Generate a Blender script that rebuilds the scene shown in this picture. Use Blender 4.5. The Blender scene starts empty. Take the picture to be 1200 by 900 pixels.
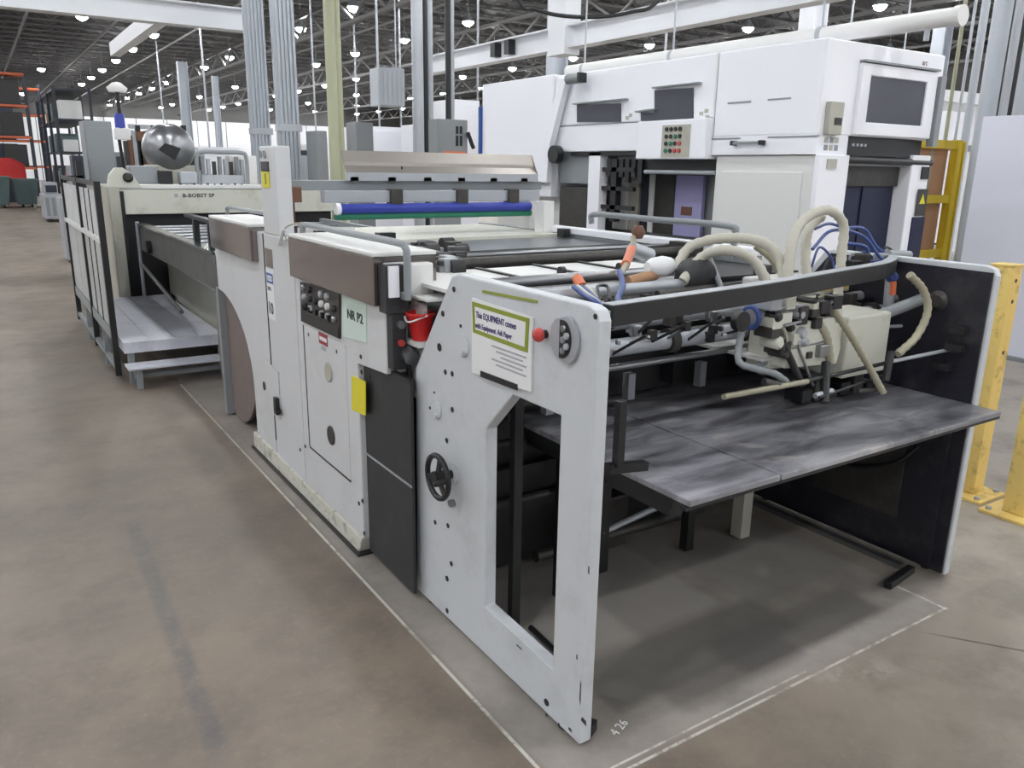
import bpy, bmesh, math, random
from mathutils import Vector, Matrix
from mathutils.geometry import tessellate_polygon
random.seed(7)
S = bpy.context.scene
COL = S.collection
R_ = math.radians

# ---------------------------------------------------------------- camera
YAW, PITCH, ROLL, FPX, CAMH = R_(33.2893), R_(15.1064), R_(.87514), 937.656, 1.9
fw = Vector((math.sin(YAW)*math.cos(PITCH), math.cos(YAW)*math.cos(PITCH), -math.sin(PITCH)))
rt = fw.cross(Vector((0, 0, 1))).normalized(); up = rt.cross(fw)
CR = math.cos(ROLL)*rt + math.sin(ROLL)*up
CU = -math.sin(ROLL)*rt + math.cos(ROLL)*up
CAM = Vector((0, 0, CAMH))
cd = bpy.data.cameras.new('camera'); cam = bpy.data.objects.new('camera', cd); COL.objects.link(cam)
cd.sensor_fit = 'HORIZONTAL'; cd.sensor_width = 36; cd.lens = FPX/1200*36; cd.clip_start = .05; cd.clip_end = 400
m = Matrix((CR, CU, -fw)).transposed().to_4x4(); m.translation = CAM
cam.matrix_world = m
S.camera = cam

def P(x, y, X=None, Y=None, Z=None):
    """photo pixel -> point on the plane X=, Y= or Z="""
    v = CR*((x-600)/FPX) - CU*((y-450)/FPX) + fw
    t = (X/v.x if X is not None else Y/v.y if Y is not None else (Z-CAMH)/v.z)
    return CAM + v*t

# ---------------------------------------------------------------- world, exposure
wd = bpy.data.worlds.new('world'); S.world = wd; wd.use_nodes = True
wd.node_tree.nodes['Background'].inputs[0].default_value = (.8, .88, 1, 1)
wd.node_tree.nodes['Background'].inputs[1].default_value = .15
S.view_settings.view_transform = 'Standard'; S.view_settings.look = 'None'
S.view_settings.exposure = 1.02; S.view_settings.gamma = 1
S.view_settings.use_curve_mapping = False
LAMP = 115.0      # radiance of a high bay lens

# ---------------------------------------------------------------- materials
def srgb(r, g, b):
    f = lambda c: (c/255/12.92 if c/255 <= .04045 else ((c/255+.055)/1.055)**2.4)
    return (f(r), f(g), f(b), 1)
def newmat(name):
    mt = bpy.data.materials.new(name); mt.use_nodes = True
    nt = mt.node_tree; return mt, nt, nt.nodes['Principled BSDF']
def mat(name, col, rough=.5, metal=0., var=.12, scale=3., bump=0., dirt=None, dscale=2., damt=.5, emit=None):
    """painted / metal surface: colour with noise variation and optional dirt patches"""
    mt, nt, b = newmat(name); N = nt.nodes; Lk = nt.links
    b.inputs['Roughness'].default_value = rough; b.inputs['Metallic'].default_value = metal
    c = srgb(*col)
    if emit:
        b.inputs['Base Color'].default_value = c
        b.inputs['Emission Color'].default_value = c; b.inputs['Emission Strength'].default_value = emit
        return mt
    tc = N.new('ShaderNodeTexCoord')
    n1 = N.new('ShaderNodeTexNoise'); n1.inputs['Scale'].default_value = scale; n1.inputs['Detail'].default_value = 6
    n1.inputs['Roughness'].default_value = .65
    Lk.new(tc.outputs['Object'], n1.inputs['Vector'])
    mx = N.new('ShaderNodeMix'); mx.data_type = 'RGBA'
    mx.inputs[6].default_value = tuple(v*(1-var) for v in c[:3])+(1,)
    mx.inputs[7].default_value = tuple(min(1, v*(1+var)) for v in c[:3])+(1,)
    Lk.new(n1.outputs['Fac'], mx.inputs[0])
    out = mx.outputs[2]
    if dirt:
        n2 = N.new('ShaderNodeTexNoise'); n2.inputs['Scale'].default_value = dscale; n2.inputs['Detail'].default_value = 9
        n2.inputs['Roughness'].default_value = .72
        Lk.new(tc.outputs['Object'], n2.inputs['Vector'])
        rp = N.new('ShaderNodeValToRGB'); rp.color_ramp.elements[0].position = .52; rp.color_ramp.elements[1].position = .72
        rp.color_ramp.elements[1].color = (damt, damt, damt, 1)
        Lk.new(n2.outputs['Fac'], rp.inputs[0])
        m2 = N.new('ShaderNodeMix'); m2.data_type = 'RGBA'; m2.inputs[7].default_value = srgb(*dirt)
        Lk.new(rp.outputs[0], m2.inputs[0]); Lk.new(out, m2.inputs[6]); out = m2.outputs[2]
    Lk.new(out, b.inputs['Base Color'])
    if bump:
        bp = N.new('ShaderNodeBump'); bp.inputs['Strength'].default_value = bump; bp.inputs['Distance'].default_value = .01
        Lk.new(n1.outputs['Fac'], bp.inputs['Height']); Lk.new(bp.outputs[0], b.inputs['Normal'])
    return mt

def stripes_mat(name, ca, cb, axis, freq, rough=.6):
    mt, nt, b = newmat(name); N = nt.nodes; Lk = nt.links
    tc = N.new('ShaderNodeTexCoord'); w = N.new('ShaderNodeTexWave'); w.bands_direction = axis
    w.inputs['Scale'].default_value = freq; w.inputs['Distortion'].default_value = 0
    Lk.new(tc.outputs['Object'], w.inputs['Vector'])
    mx = N.new('ShaderNodeMix'); mx.data_type = 'RGBA'; mx.inputs[6].default_value = srgb(*ca); mx.inputs[7].default_value = srgb(*cb)
    Lk.new(w.outputs['Fac'], mx.inputs[0]); Lk.new(mx.outputs[2], b.inputs['Base Color'])
    b.inputs['Roughness'].default_value = rough
    return mt

M = dict(
    frame=mat('frame_grey_paint', (202, 206, 210), .42, var=.05, scale=2.5, dirt=(120, 120, 116), dscale=3.5, damt=.22),
    panel=mat('panel_white_paint', (208, 210, 212), .42, var=.05, scale=2, dirt=(150, 148, 142), dscale=2.6, damt=.25),
    plinth=mat('plinth_chipped_paint', (205, 203, 192), .6, var=.1, scale=6, dirt=(62, 58, 50), dscale=14, damt=.95),
    cream=mat('cream_paint', (208, 208, 196), .45, var=.05, scale=2, dirt=(150, 140, 118), dscale=3, damt=.5),
    beige=mat('beige_paint', (180, 178, 166), .5, var=.08, scale=2, dirt=(120, 115, 104), dscale=3, damt=.4),
    white=mat('bright_white_paint', (246, 247, 254), .35, var=.02, scale=1.5),
    white2=mat('white_paint_lower', (226, 226, 224), .4, var=.03, scale=1.5),
    black=mat('black_metal', (30, 31, 33), .4, var=.3, scale=8),
    blackmat=mat('black_matt_panel', (46, 47, 50), .5, var=.12, scale=4, dirt=(84, 84, 84), dscale=3, damt=.3),
    inner=mat('dark_navy_oily_paint', (40, 40, 48), .28, var=.25, scale=3, dirt=(95, 95, 100), dscale=4, damt=.35),
    dark=mat('dark_machinery', (38, 38, 40), .5, var=.4, scale=9),
    grime=mat('greasy_machinery', (70, 68, 66), .45, metal=.4, var=.5, scale=18),
    steel=mat('bare_steel', (150, 152, 155), .3, metal=.85, var=.12, scale=5),
    stain=mat('brushed_stainless', (150, 141, 139), .13, metal=.9, var=.16, scale=3),
    hoodm=mat('dull_stainless_hood', (150, 144, 138), .34, metal=.5, var=.1, scale=2),
    chrome=mat('polished_chrome', (206, 208, 210), .16, metal=1, var=.03),
    galv=mat('galvanised_steel', (176, 180, 186), .42, metal=.35, var=.08, scale=4),
    deck=mat('aluminium_deck', (216, 218, 228), .38, metal=.1, var=.22, scale=5, dirt=(140, 140, 144), dscale=2.4, damt=.6),
    grey=mat('grey_paint', (140, 145, 148), .45, var=.06, scale=3),
    dullgrey=mat('grimy_grey_steel', (116, 115, 113), .4, metal=.3, var=.2, scale=4, dirt=(70, 66, 62), dscale=3, damt=.7),
    hose=mat('beige_hose_rubber', (190, 187, 174), .5, var=.1, scale=8),
    hose2=mat('yellowed_hose_rubber', (160, 155, 134), .5, var=.14, scale=8),
    bluehose=mat('blue_hose_rubber', (58, 78, 138), .4, var=.15, scale=8),
    orange=mat('orange_plastic', (214, 116, 78), .4, var=.1),
    blue=mat('blue_roller_rubber', (44, 60, 158), .38, var=.08, scale=6),
    green=mat('green_roller_rubber', (28, 118, 92), .45, var=.1, scale=6),
    red=mat('red_plastic', (206, 40, 42), .4, var=.08, scale=5),
    redbtn=mat('red_button_plastic', (196, 70, 66), .35, var=.05),
    yellow=mat('chipped_yellow_paint', (238, 208, 124), .5, var=.06, scale=3, dirt=(96, 78, 44), dscale=7, damt=.8),
    rackyel=mat('yellow_rack_paint', (214, 186, 48), .5, var=.08, scale=3),
    card=mat('brown_cardboard', (176, 136, 104), .8, var=.08, scale=3),
    paper=mat('white_paper', (232, 233, 234), .6, var=.02),
    lime=mat('lime_green_print', (142, 152, 52), .6, var=.08),
    ink=mat('purple_ink_print', (84, 74, 120), .6, var=.05),
    greyink=mat('grey_ink_print', (170, 170, 176), .6, var=.05),
    darkink=mat('dark_ink_print', (40, 52, 54), .6, var=.05),
    blueink=mat('blue_print', (46, 84, 158), .5, var=.05),
    redink=mat('dark_red_print', (150, 48, 58), .5, var=.05),
    mint=mat('pale_mint_card', (206, 222, 214), .55, var=.02),
    yelcard=mat('yellow_laminated_card', (224, 214, 52), .5, var=.06, scale=8),
    midgrey=mat('pale_grey_infill', (188, 190, 190), .4, var=.06, scale=2),
    glass=mat('dark_tinted_glass', (70, 72, 82), .08, var=.25, scale=1.6),
    bluecurtain=mat('dark_blue_curtain', (12, 22, 56), .5, var=.15, scale=3),
    lilac=mat('lilac_panel', (164, 160, 204), .5, var=.06),
    tarp=mat('pale_grey_sheet', (224, 226, 238), .5, var=.03, scale=.6),
    deckroof=stripes_mat('dark_ribbed_deck', (24, 24, 26), (42, 42, 44), 'Y', 1.6),
    joist=mat('dark_grey_joist_paint', (82, 81, 81), .6, var=.2, scale=2),
    girder=mat('grey_girder_paint', (96, 95, 94), .6, var=.15, scale=2),
    beamw=mat('white_beam_paint', (226, 228, 232), .5, var=.05, scale=1),
    wall=mat('white_wall_sheet', (236, 237, 240), .6, var=.04, scale=.4),
    column=mat('pale_grey_column_paint', (178, 184, 192), .5, var=.06, scale=2),
    olive=mat('olive_conduit_paint', (176, 178, 150), .5, var=.06, scale=2),
    bingreen=mat('grey_green_skip_paint', (84, 104, 104), .5, var=.1, scale=2),
    rackblue=mat('dark_blue_rack_paint', (40, 46, 60), .5, var=.1),
    rackorange=mat('orange_rack_paint', (190, 96, 60), .5, var=.1),
    brown=mat('rusty_bracket', (110, 76, 60), .6, var=.2, scale=9),
    lens=mat('lamp_lens_glow', (248, 250, 252), emit=LAMP),
    brush=mat('brown_felt_disc', (120, 108, 104), .8, var=.15, scale=9),
)

def bed_material():
    mt, nt, b = newmat('worn_graphite_board'); N = nt.nodes; Lk = nt.links
    tc = N.new('ShaderNodeTexCoord')
    def nz(sc, mp, det=7):
        m_ = N.new('ShaderNodeMapping'); m_.inputs['Scale'].default_value = mp; m_.inputs['Rotation'].default_value = (0, 0, .25)
        Lk.new(tc.outputs['Object'], m_.inputs[0])
        n = N.new('ShaderNodeTexNoise'); n.inputs['Scale'].default_value = sc; n.inputs['Detail'].default_value = det; n.inputs['Roughness'].default_value = .6
        n.inputs['Distortion'].default_value = .6
        Lk.new(m_.outputs[0], n.inputs['Vector']); return n.outputs['Fac']
    def rp(f, stops):
        r = N.new('ShaderNodeValToRGB'); e = r.color_ramp.elements
        e[0].position, e[0].color = stops[0][0], srgb(*stops[0][1]); e[1].position, e[1].color = stops[-1][0], srgb(*stops[-1][1])
        for p, c in stops[1:-1]: x = e.new(p); x.color = srgb(*c)
        Lk.new(f, r.inputs[0]); return r.outputs[0]
    c1 = rp(nz(2.2, (1, 3.2, 1)), [(.33, (80, 80, 86)), (.5, (136, 136, 142)), (.66, (176, 176, 182))])
    mx = N.new('ShaderNodeMix'); mx.data_type = 'RGBA'; mx.inputs[7].default_value = srgb(206, 200, 194)
    f2 = N.new('ShaderNodeMapRange'); f2.inputs[1].default_value = .62; f2.inputs[2].default_value = .74; f2.inputs[4].default_value = .7
    Lk.new(nz(3.0, (1, 1.6, 1), 4), f2.inputs[0]); Lk.new(f2.outputs[0], mx.inputs[0]); Lk.new(c1, mx.inputs[6])
    Lk.new(mx.outputs[2], b.inputs['Base Color']); b.inputs['Roughness'].default_value = .34; b.inputs['Metallic'].default_value = .25
    return mt
M['bed'] = bed_material()
# ---------------------------------------------------------------- mesh builder
class MB:
    def __init__(s): s.v = []; s.f = []; s.sm = []
    def add(s, vs, fs, smooth=False):
        o = len(s.v); s.v += [tuple(v) for v in vs]; s.f += [tuple(i+o for i in f) for f in fs]; s.sm += [smooth]*len(fs)
        return s
    def box(s, x0, x1, y0, y1, z0, z1):
        vs = [(x, y, z) for z in (z0, z1) for y in (y0, y1) for x in (x0, x1)]
        return s.add(vs, [(0, 2, 3, 1), (4, 5, 7, 6), (0, 1, 5, 4), (2, 6, 7, 3), (0, 4, 6, 2), (1, 3, 7, 5)])
    def bar(s, a, b, w, h, upv=(0, 0, 1)):
        """box along a->b, w wide, h high"""
        a = Vector(a); b = Vector(b); d = (b-a).normalized(); u = Vector(upv)
        if abs(d.dot(u)) > .98: u = Vector((1, 0, 0))
        r = d.cross(u).normalized(); u = r.cross(d)
        vs = [p + r*(i*w/2) + u*(j*h/2) for p in (a, b) for (i, j) in ((-1, -1), (1, -1), (1, 1), (-1, 1))]
        return s.add(vs, [(0, 1, 2, 3), (7, 6, 5, 4), (0, 4, 5, 1), (1, 5, 6, 2), (2, 6, 7, 3), (3, 7, 4, 0)])
    def tube(s, pts, r, n=10, cap=True, ribs=None):
        pts = [Vector(p) for p in pts]; rings = []
        prev = None
        rr = r if isinstance(r, (list, tuple)) else [r]*len(pts)
        for i, p in enumerate(pts):
            d = (pts[min(i+1, len(pts)-1)] - pts[max(i-1, 0)]).normalized()
            if prev is None:
                u = Vector((0, 0, 1)) if abs(d.z) < .9 else Vector((1, 0, 0))
            else: u = prev
            x = d.cross(u).normalized(); u = x.cross(d).normalized(); prev = u
            rings.append([p + (x*math.cos(2*math.pi*k/n) + u*math.sin(2*math.pi*k/n))*rr[i] for k in range(n)])
        vs = [v for ring in rings for v in ring]; fs = []
        for i in range(len(pts)-1):
            for k in range(n):
                a = i*n+k; b = i*n+(k+1) % n
                fs.append((a, a+n, b+n, b))
        s.add(vs, fs, True)
        if cap:
            s.add(rings[0], [tuple(range(n))]); s.add(rings[-1], [tuple(reversed(range(n)))])
        return s
    def cyl(s, a, b, r, n=14): return s.tube([a, b], r, n)
    def prism(s, poly, axis, a, b, holes=()):
        """polygon extruded along axis from a to b; poly in the two other axes (order x,y,z)"""
        def p3(q, t):
            if axis == 'x': return (t, q[0], q[1])
            if axis == 'y': return (q[0], t, q[1])
            return (q[0], q[1], t)
        loops = [list(poly)] + [list(h) for h in holes]
        tri = tessellate_polygon([[Vector((q[0], q[1], 0)) for q in lp] for lp in loops])
        flat = [q for lp in loops for q in lp]; n = len(flat)
        vs = [p3(q, a) for q in flat] + [p3(q, b) for q in flat]
        fs = [tuple(t) for t in tri] + [tuple(n+i for i in reversed(t)) for t in tri]
        o = 0
        for lp in loops:
            k = len(lp)
            for i in range(k):
                j = (i+1) % k; fs.append((o+i, o+j, o+j+n, o+i+n))
            o += k
        return s.add(vs, fs)
    def lathe(s, prof, c, axis='z', n=20):
        """prof: list of (radius, height) along the axis"""
        vs = []; fs = []
        for r, h in prof:
            for k in range(n):
                t = 2*math.pi*k/n; a, b = r*math.cos(t), r*math.sin(t)
                vs.append({'z': (c[0]+a, c[1]+b, c[2]+h), 'x': (c[0]+h, c[1]+a, c[2]+b), 'y': (c[0]+a, c[1]+h, c[2]+b)}[axis])
        for i in range(len(prof)-1):
            for k in range(n): fs.append((i*n+k, i*n+(k+1) % n, (i+1)*n+(k+1) % n, (i+1)*n+k))
        s.add(vs, fs, True)
        s.add(vs[:n], [tuple(reversed(range(n)))]); s.add(vs[-n:], [tuple(range(n))])
        return s
    def torus(s, c, R, r, axis='x', n=28, k=8):
        pts = []
        for i in range(n+1):
            t = 2*math.pi*i/n; a, b = R*math.cos(t), R*math.sin(t)
            pts.append({'x': (c[0], c[1]+a, c[2]+b), 'y': (c[0]+a, c[1], c[2]+b), 'z': (c[0]+a, c[1]+b, c[2])}[axis])
        return s.tube(pts, r, k, cap=False)
    def build(s, name, m, parent=None, bevel=0, seg=2):
        me = bpy.data.meshes.new(name); me.from_pydata(s.v, [], s.f); 
        for p, sm in zip(me.polygons, s.sm): p.use_smooth = sm
        bm = bmesh.new(); bm.from_mesh(me); bmesh.ops.recalc_face_normals(bm, faces=bm.faces); bm.to_mesh(me); bm.free()
        o = bpy.data.objects.new(name, me); COL.objects.link(o)
        me.materials.append(M[m] if isinstance(m, str) else m)
        if parent:
            o.parent = parent; o.matrix_parent_inverse = wm(parent).inverted()
        if bevel:
            bv = o.modifiers.new('bevel', 'BEVEL'); bv.width = bevel; bv.segments = seg; bv.limit_method = 'ANGLE'; bv.angle_limit = R_(40)
        return o
def wm(o):
    mw = Matrix.LocRotScale(o.location, o.rotation_euler, o.scale)
    return wm(o.parent) @ o.matrix_parent_inverse @ mw if o.parent else mw
def smooth(pts, k=6):
    pts = [Vector(p) for p in pts]; q = [2*pts[0]-pts[1]] + pts + [2*pts[-1]-pts[-2]]; out = []
    for i in range(1, len(q)-2):
        for j in range(k):
            t = j/k; a, b, c, d = q[i-1:i+3]
            out.append(.5*((2*b) + (c-a)*t + (2*a-5*b+4*c-d)*t*t + (3*b-a-3*c+d)*t**3))
    return out + [pts[-1]]
def ribbed(pts, r, step=.012, amp=.09):
    """resample a path and ripple its radius like a corrugated hose"""
    pts = smooth(pts, 14); L = 0; out = [pts[0]]; rad = [r]; flip = 1
    for a, b in zip(pts, pts[1:]):
        L += (b-a).length
        if L > step: out.append(b); rad.append(r*(1+amp*flip)); flip = -flip; L = 0
    return out, rad
def tag(o, label, cat, group=None, kind=None):
    if label: o['label'] = label
    if cat: o['category'] = cat
    if group: o['group'] = group
    if kind: o['kind'] = kind
    return o
def thing(name, label, cat, loc, group=None, rz=0):
    o = bpy.data.objects.new(name, None); COL.objects.link(o); o.location = loc; o.rotation_euler.z = rz
    o.empty_display_size = .1
    return tag(o, label, cat, group)
def struct(o): o['kind'] = 'structure'; return o
def copy_tree(o, parent=None, loc=None):
    c = o.copy(); COL.objects.link(c)
    if parent: c.parent = parent; c.matrix_parent_inverse = o.matrix_parent_inverse.copy()
    if loc: c.location = loc
    for ch in list(o.children): copy_tree(ch, c)
    return c
def text(name, body, size, m, parent, origin, right, upv, ext=.0008, bold=False, sx=1.0):
    cu = bpy.data.curves.new(name, 'FONT'); cu.body = body; cu.size = size; cu.extrude = ext; cu.resolution_u = 2
    if bold: cu.offset = size*.018
    to = bpy.data.objects.new(name, cu); COL.objects.link(to)
    bpy.context.view_layer.update()
    me = bpy.data.meshes.new_from_object(to.evaluated_get(bpy.context.evaluated_depsgraph_get()))
    bpy.data.objects.remove(to); bpy.data.curves.remove(cu)
    r = Vector(right).normalized(); u = Vector(upv).normalized(); n = r.cross(u)
    me.transform(Matrix.Translation(Vector(origin)) @ Matrix((r*sx, u, n)).transposed().to_4x4())
    me.materials.clear(); me.materials.append(M[m])
    o = bpy.data.objects.new(name, me); COL.objects.link(o)
    o.parent = parent; o.matrix_parent_inverse = wm(parent).inverted()
    return o

# ================================================================ THE SETTING
RX0, RX1, RY0, RY1, RH = -16., 46., -14., 97., 8.6
def floor_material():
    mt, nt, b = newmat('worn_concrete'); N = nt.nodes; Lk = nt.links
    tc = N.new('ShaderNodeTexCoord'); sp = N.new('ShaderNodeSeparateXYZ'); Lk.new(tc.outputs['Object'], sp.inputs[0])
    def noise(sc, det=8, rough=.65, warp=None, vec=None):
        n = N.new('ShaderNodeTexNoise'); n.inputs['Scale'].default_value = sc; n.inputs['Detail'].default_value = det
        n.inputs['Roughness'].default_value = rough
        Lk.new(vec or tc.outputs['Object'], n.inputs['Vector']); return n.outputs['Fac']
    def ma(op, a, c=None, clamp=False):
        n = N.new('ShaderNodeMath'); n.operation = op; n.use_clamp = clamp
        for i, q in enumerate((a, c)):
            if q is None: continue
            if isinstance(q, (int, float)): n.inputs[i].default_value = q
            else: Lk.new(q, n.inputs[i])
        return n.outputs[0]
    def ramp(f, p0, p1):
        n = N.new('ShaderNodeMapRange'); n.interpolation_type = 'SMOOTHSTEP'
        n.inputs[1].default_value = p0; n.inputs[2].default_value = p1; Lk.new(f, n.inputs[0]); return n.outputs[0]
    def mix(f, a, c):
        n = N.new('ShaderNodeMix'); n.data_type = 'RGBA'
        if isinstance(f, (int, float)): n.inputs[0].default_value = f
        else: Lk.new(f, n.inputs[0])
        for i, q in ((6, a), (7, c)):
            if isinstance(q, tuple): n.inputs[i].default_value = q
            else: Lk.new(q, n.inputs[i])
        return n.outputs[2]
    big = noise(.45, 5); mid = noise(2.2, 9, .7); fine = noise(30, 6, .7)
    c = mix(ramp(big, .35, .65), srgb(114, 103, 92), srgb(138, 124, 110))
    c = mix(ma('MULTIPLY', ramp(mid, .42, .7), .6), c, srgb(102, 95, 86))
    c = mix(ma('MULTIPLY', ramp(fine, .5, .75), .3), c, srgb(152, 143, 132))
    wob = ma('MULTIPLY', ma('SUBTRACT', mid, .5), .06)
    X = sp.outputs[0]; Y = sp.outputs[1]
    def band(a, lo, hi, s=.01, w=True):
        q = ma('ADD', a, wob) if w else a
        return ma('MULTIPLY', ramp(q, lo-s, lo+s), ma('SUBTRACT', 1, ramp(q, hi-s, hi+s)))
    c = mix(ma('MULTIPLY', ramp(ma('ADD', X, ma('MULTIPLY', big, 1.2)), 1.6, 5.2), .75), c, mix(ramp(mid, .4, .7), srgb(176, 169, 159), srgb(148, 142, 133)))
    # painted dark pad under the machine and scrubbed rectangles on it
    pad = ma('MULTIPLY', band(X, 1.31, 3.46, .02), band(Y, 1.64, 14, .03))
    c = mix(ma('MULTIPLY', pad, .72), c, mix(ramp(mid, .35, .7), srgb(166, 160, 154), srgb(142, 136, 131)))
    def patch(x0, x1, y0, y1, col, f):
        nonlocal c
        c = mix(ma('MULTIPLY', ma('MULTIPLY', band(X, x0, x1, .03), band(Y, y0, y1, .03)), f), c, srgb(*col))
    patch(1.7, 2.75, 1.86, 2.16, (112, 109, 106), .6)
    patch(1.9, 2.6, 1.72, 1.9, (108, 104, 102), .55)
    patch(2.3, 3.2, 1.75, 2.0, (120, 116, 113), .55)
    patch(1.7, 2.6, 2.2, 2.9, (172, 167, 160), .6)
    patch(2.7, 3.5, 2.1, 2.7, (134, 130, 127), .5)
    # worn white lines
    wear = ramp(noise(5, 6, .8), .4, .55); wear2 = ramp(noise(3.2, 6, .8), .36, .5)
    lx = ma('MULTIPLY', band(X, 1.292, 1.306, .002, False), band(Y, 1.63, 7.35, .01, False))
    lx2 = ma('MULTIPLY', band(X, 3.43, 3.445, .002, False), band(Y, 1.62, 1.86, .01, False))
    ly = ma('MULTIPLY', band(Y, 1.622, 1.634, .002, False), band(X, 1.3, 3.45, .01, False))
    ly2 = ma('MULTIPLY', band(Y, 1.655, 1.664, .002, False), band(X, 1.3, 2.5, .01, False))
    ln = ma('ADD', ma('MULTIPLY', ma('MAXIMUM', lx, lx2), ma('MAXIMUM', wear2, .35)), ma('MULTIPLY', ma('MAXIMUM', ly, ly2), ma('MAXIMUM', wear, .15)), True)
    c = mix(ma('MULTIPLY', ln, .85), c, srgb(214, 212, 204))
    # forklift tyre marks running along the aisle, joints in the slab
    def line(p, q, w, soft, f, col, nz=None):
        nonlocal c
        d = Vector((q[0]-p[0], q[1]-p[1])); L = d.length; d /= L
        dist = ma('ABSOLUTE', ma('ADD', ma('MULTIPLY', ma('SUBTRACT', X, p[0]), -d.y), ma('MULTIPLY', ma('SUBTRACT', Y, p[1]), d.x)))
        al = ma('ADD', ma('MULTIPLY', ma('SUBTRACT', X, p[0]), d.x), ma('MULTIPLY', ma('SUBTRACT', Y, p[1]), d.y))
        k = ma('MULTIPLY', ma('SUBTRACT', 1, ramp(dist, w-soft, w+soft)), ma('MULTIPLY', ramp(al, 0, .2), ma('SUBTRACT', 1, ramp(al, L-.3, L))))
        if nz is not None: k = ma('MULTIPLY', k, nz)
        c = mix(ma('MULTIPLY', k, f), c, srgb(*col))
    a, q = P(265, 905, Z=0), P(150, 600, Z=0)
    line(a, q, .035, .02, .6, (84, 84, 88), ramp(noise(9, 6, .8), .3, .6))
    a, q = P(330, 560, Z=0), P(40, 260, Z=0)
    line(a, q, .25, .3, .25, (160, 152, 142))
    a, q = P(200, 760, Z=0), P(60, 420, Z=0)
    line(a, q, .5, .5, .25, (110, 106, 100))
    a, q = P(1066, 738, Z=0), P(1230, 812, Z=0)
    line(a, (q.x+.8, q.y-.6), .006, .003, .8, (66, 64, 62))
    a, q = P(930, 800, Z=0), P(1090, 775, Z=0)
    line(a, q, .05, .05, .4, (190, 186, 180), ramp(noise(6, 6, .8), .45, .6))
    for yy in (9.6, 16, 24, 34): line((-16, yy), (46, yy+.01), .006, .004, .6, (92, 90, 86))
    Lk.new(c, b.inputs['Base Color'])
    rg = ma('ADD', .38, ma('MULTIPLY', mid, .3)); Lk.new(rg, b.inputs['Roughness'])
    bp = N.new('ShaderNodeBump'); bp.inputs['Strength'].default_value = .06; bp.inputs['Distance'].default_value = .01
    Lk.new(fine, bp.inputs['Height']); Lk.new(bp.outputs[0], b.inputs['Normal'])
    return mt
struct(MB().box(RX0, RX1, RY0, RY1, -.3, 0).build('floor', floor_material()))
FLOOR = bpy.data.objects['floor']
text('chalk_mark', '4 26', .05, 'paper', FLOOR, (P(723, 863, Z=0).x, P(723, 863, Z=0).y, .001), (.93, .36, 0), (-.36, .93, 0), .0005)
CEIL = struct(MB().box(RX0, RX1, RY0, RY1, RH, RH+.3).build('ceiling', 'deckroof'))
def wall(name, x0, x1, y0, y1): return struct(MB().box(x0, x1, y0, y1, 0, RH).build(name, 'girder'))
wb = wall('wall_back', RX0, RX1, RY1, RY1+.3); wr = wall('wall_right', RX1, RX1+.3, RY0, RY1)
wl = wall('wall_left', RX0-.3, RX0, RY0, RY1); wf = wall('wall_front', RX0, RX1, RY0-.3, RY0)
# white insulated wall sheets hung on the steel wall
sh = MB().box(0, 3.02, -.06, 0, 0, 6.4).build('wall_sheet', 'wall', wb); me_b = sh.data
for k in range(20):
    o = sh if k == 0 else sh.copy()
    if k: COL.objects.link(o)
    o.location = (RX0+.3+k*3.1, RY1-.001, 0)
sh = MB().box(-.06, 0, 0, 3.02, 0, 6.0).build('wall_sheet', 'wall', wr)
for k in range(35):
    o = sh if k == 0 else sh.copy()
    if k: COL.objects.link(o)
    o.location = (RX1-.001, RY0+.3+k*3.1, 0)
for w_, pts in ((wl, (-16+.06, 0)), ):
    sh = MB().box(0, .06, 0, 3.02, 0, 6.0).build('wall_sheet', 'wall', w_)
    for k in range(35):
        o = sh if k == 0 else sh.copy()
        if k: COL.objects.link(o)
        o.location = (RX0+.001, RY0+.3+k*3.1, 0)
sh = MB().box(0, 3.02, 0, .06, 0, 6.0).build('wall_sheet', 'wall', wf)
for k in range(20):
    o = sh if k == 0 else sh.copy()
    if k: COL.objects.link(o)
    o.location = (RX0+.3+k*3.1, RY0+.001, 0)

# roof steel: bar joists along X, truss girders along Y, bridging lines
def truss_mesh(L, h, w, step, n):
    mb = MB()
    mb.box(0, L, -w/2, w/2, h-w*.6, h); mb.box(0, L, -w/2, w/2, 0, w*.6)
    k = int(L/step)
    for i in range(k):
        x = i*step; a, b = ((x, 0, w*.5), (x+step, 0, h-w*.5)) if i % 2 else ((x, 0, h-w*.5), (x+step, 0, w*.5))
        mb.bar(a, b, w*.45, w*.45)
    return mb
jo = truss_mesh(RX1-RX0-.2, .55, .1, .6, 0).build('roof_joist', 'joist', CEIL)
y = 12.; k = 0
while y < RY1-1:
    o = jo if k == 0 else jo.copy()
    if k: COL.objects.link(o)
    o.location = (RX0+.1, y, RH-.56); y += 1.8; k += 1
gi = truss_mesh(RY1-RY0-.2, 1.0, .2, 1.5, 0).build('roof_girder', 'girder', CEIL)
for k, x in enumerate((-9.6, .2, 12.3, 19.6, 29.6, 39.)):
    o = gi if k == 0 else gi.copy()
    if k: COL.objects.link(o)
    o.rotation_euler.z = R_(90); o.location = (x, RY0+.1, RH-1.7)
pw = MB().tube([(0, 0, 0), (0, RY1-RY0-.4, 0)], .05, 6).build('sprinkler_pipe', 'girder', CEIL)
for k, x in enumerate((-3, 2.6, 5.8, 9, 15, 24, 33)):
    o = pw if k == 0 else pw.copy()
    if k: COL.objects.link(o)
    o.location = (x, RY0+.2, RH-1.05)

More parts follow.
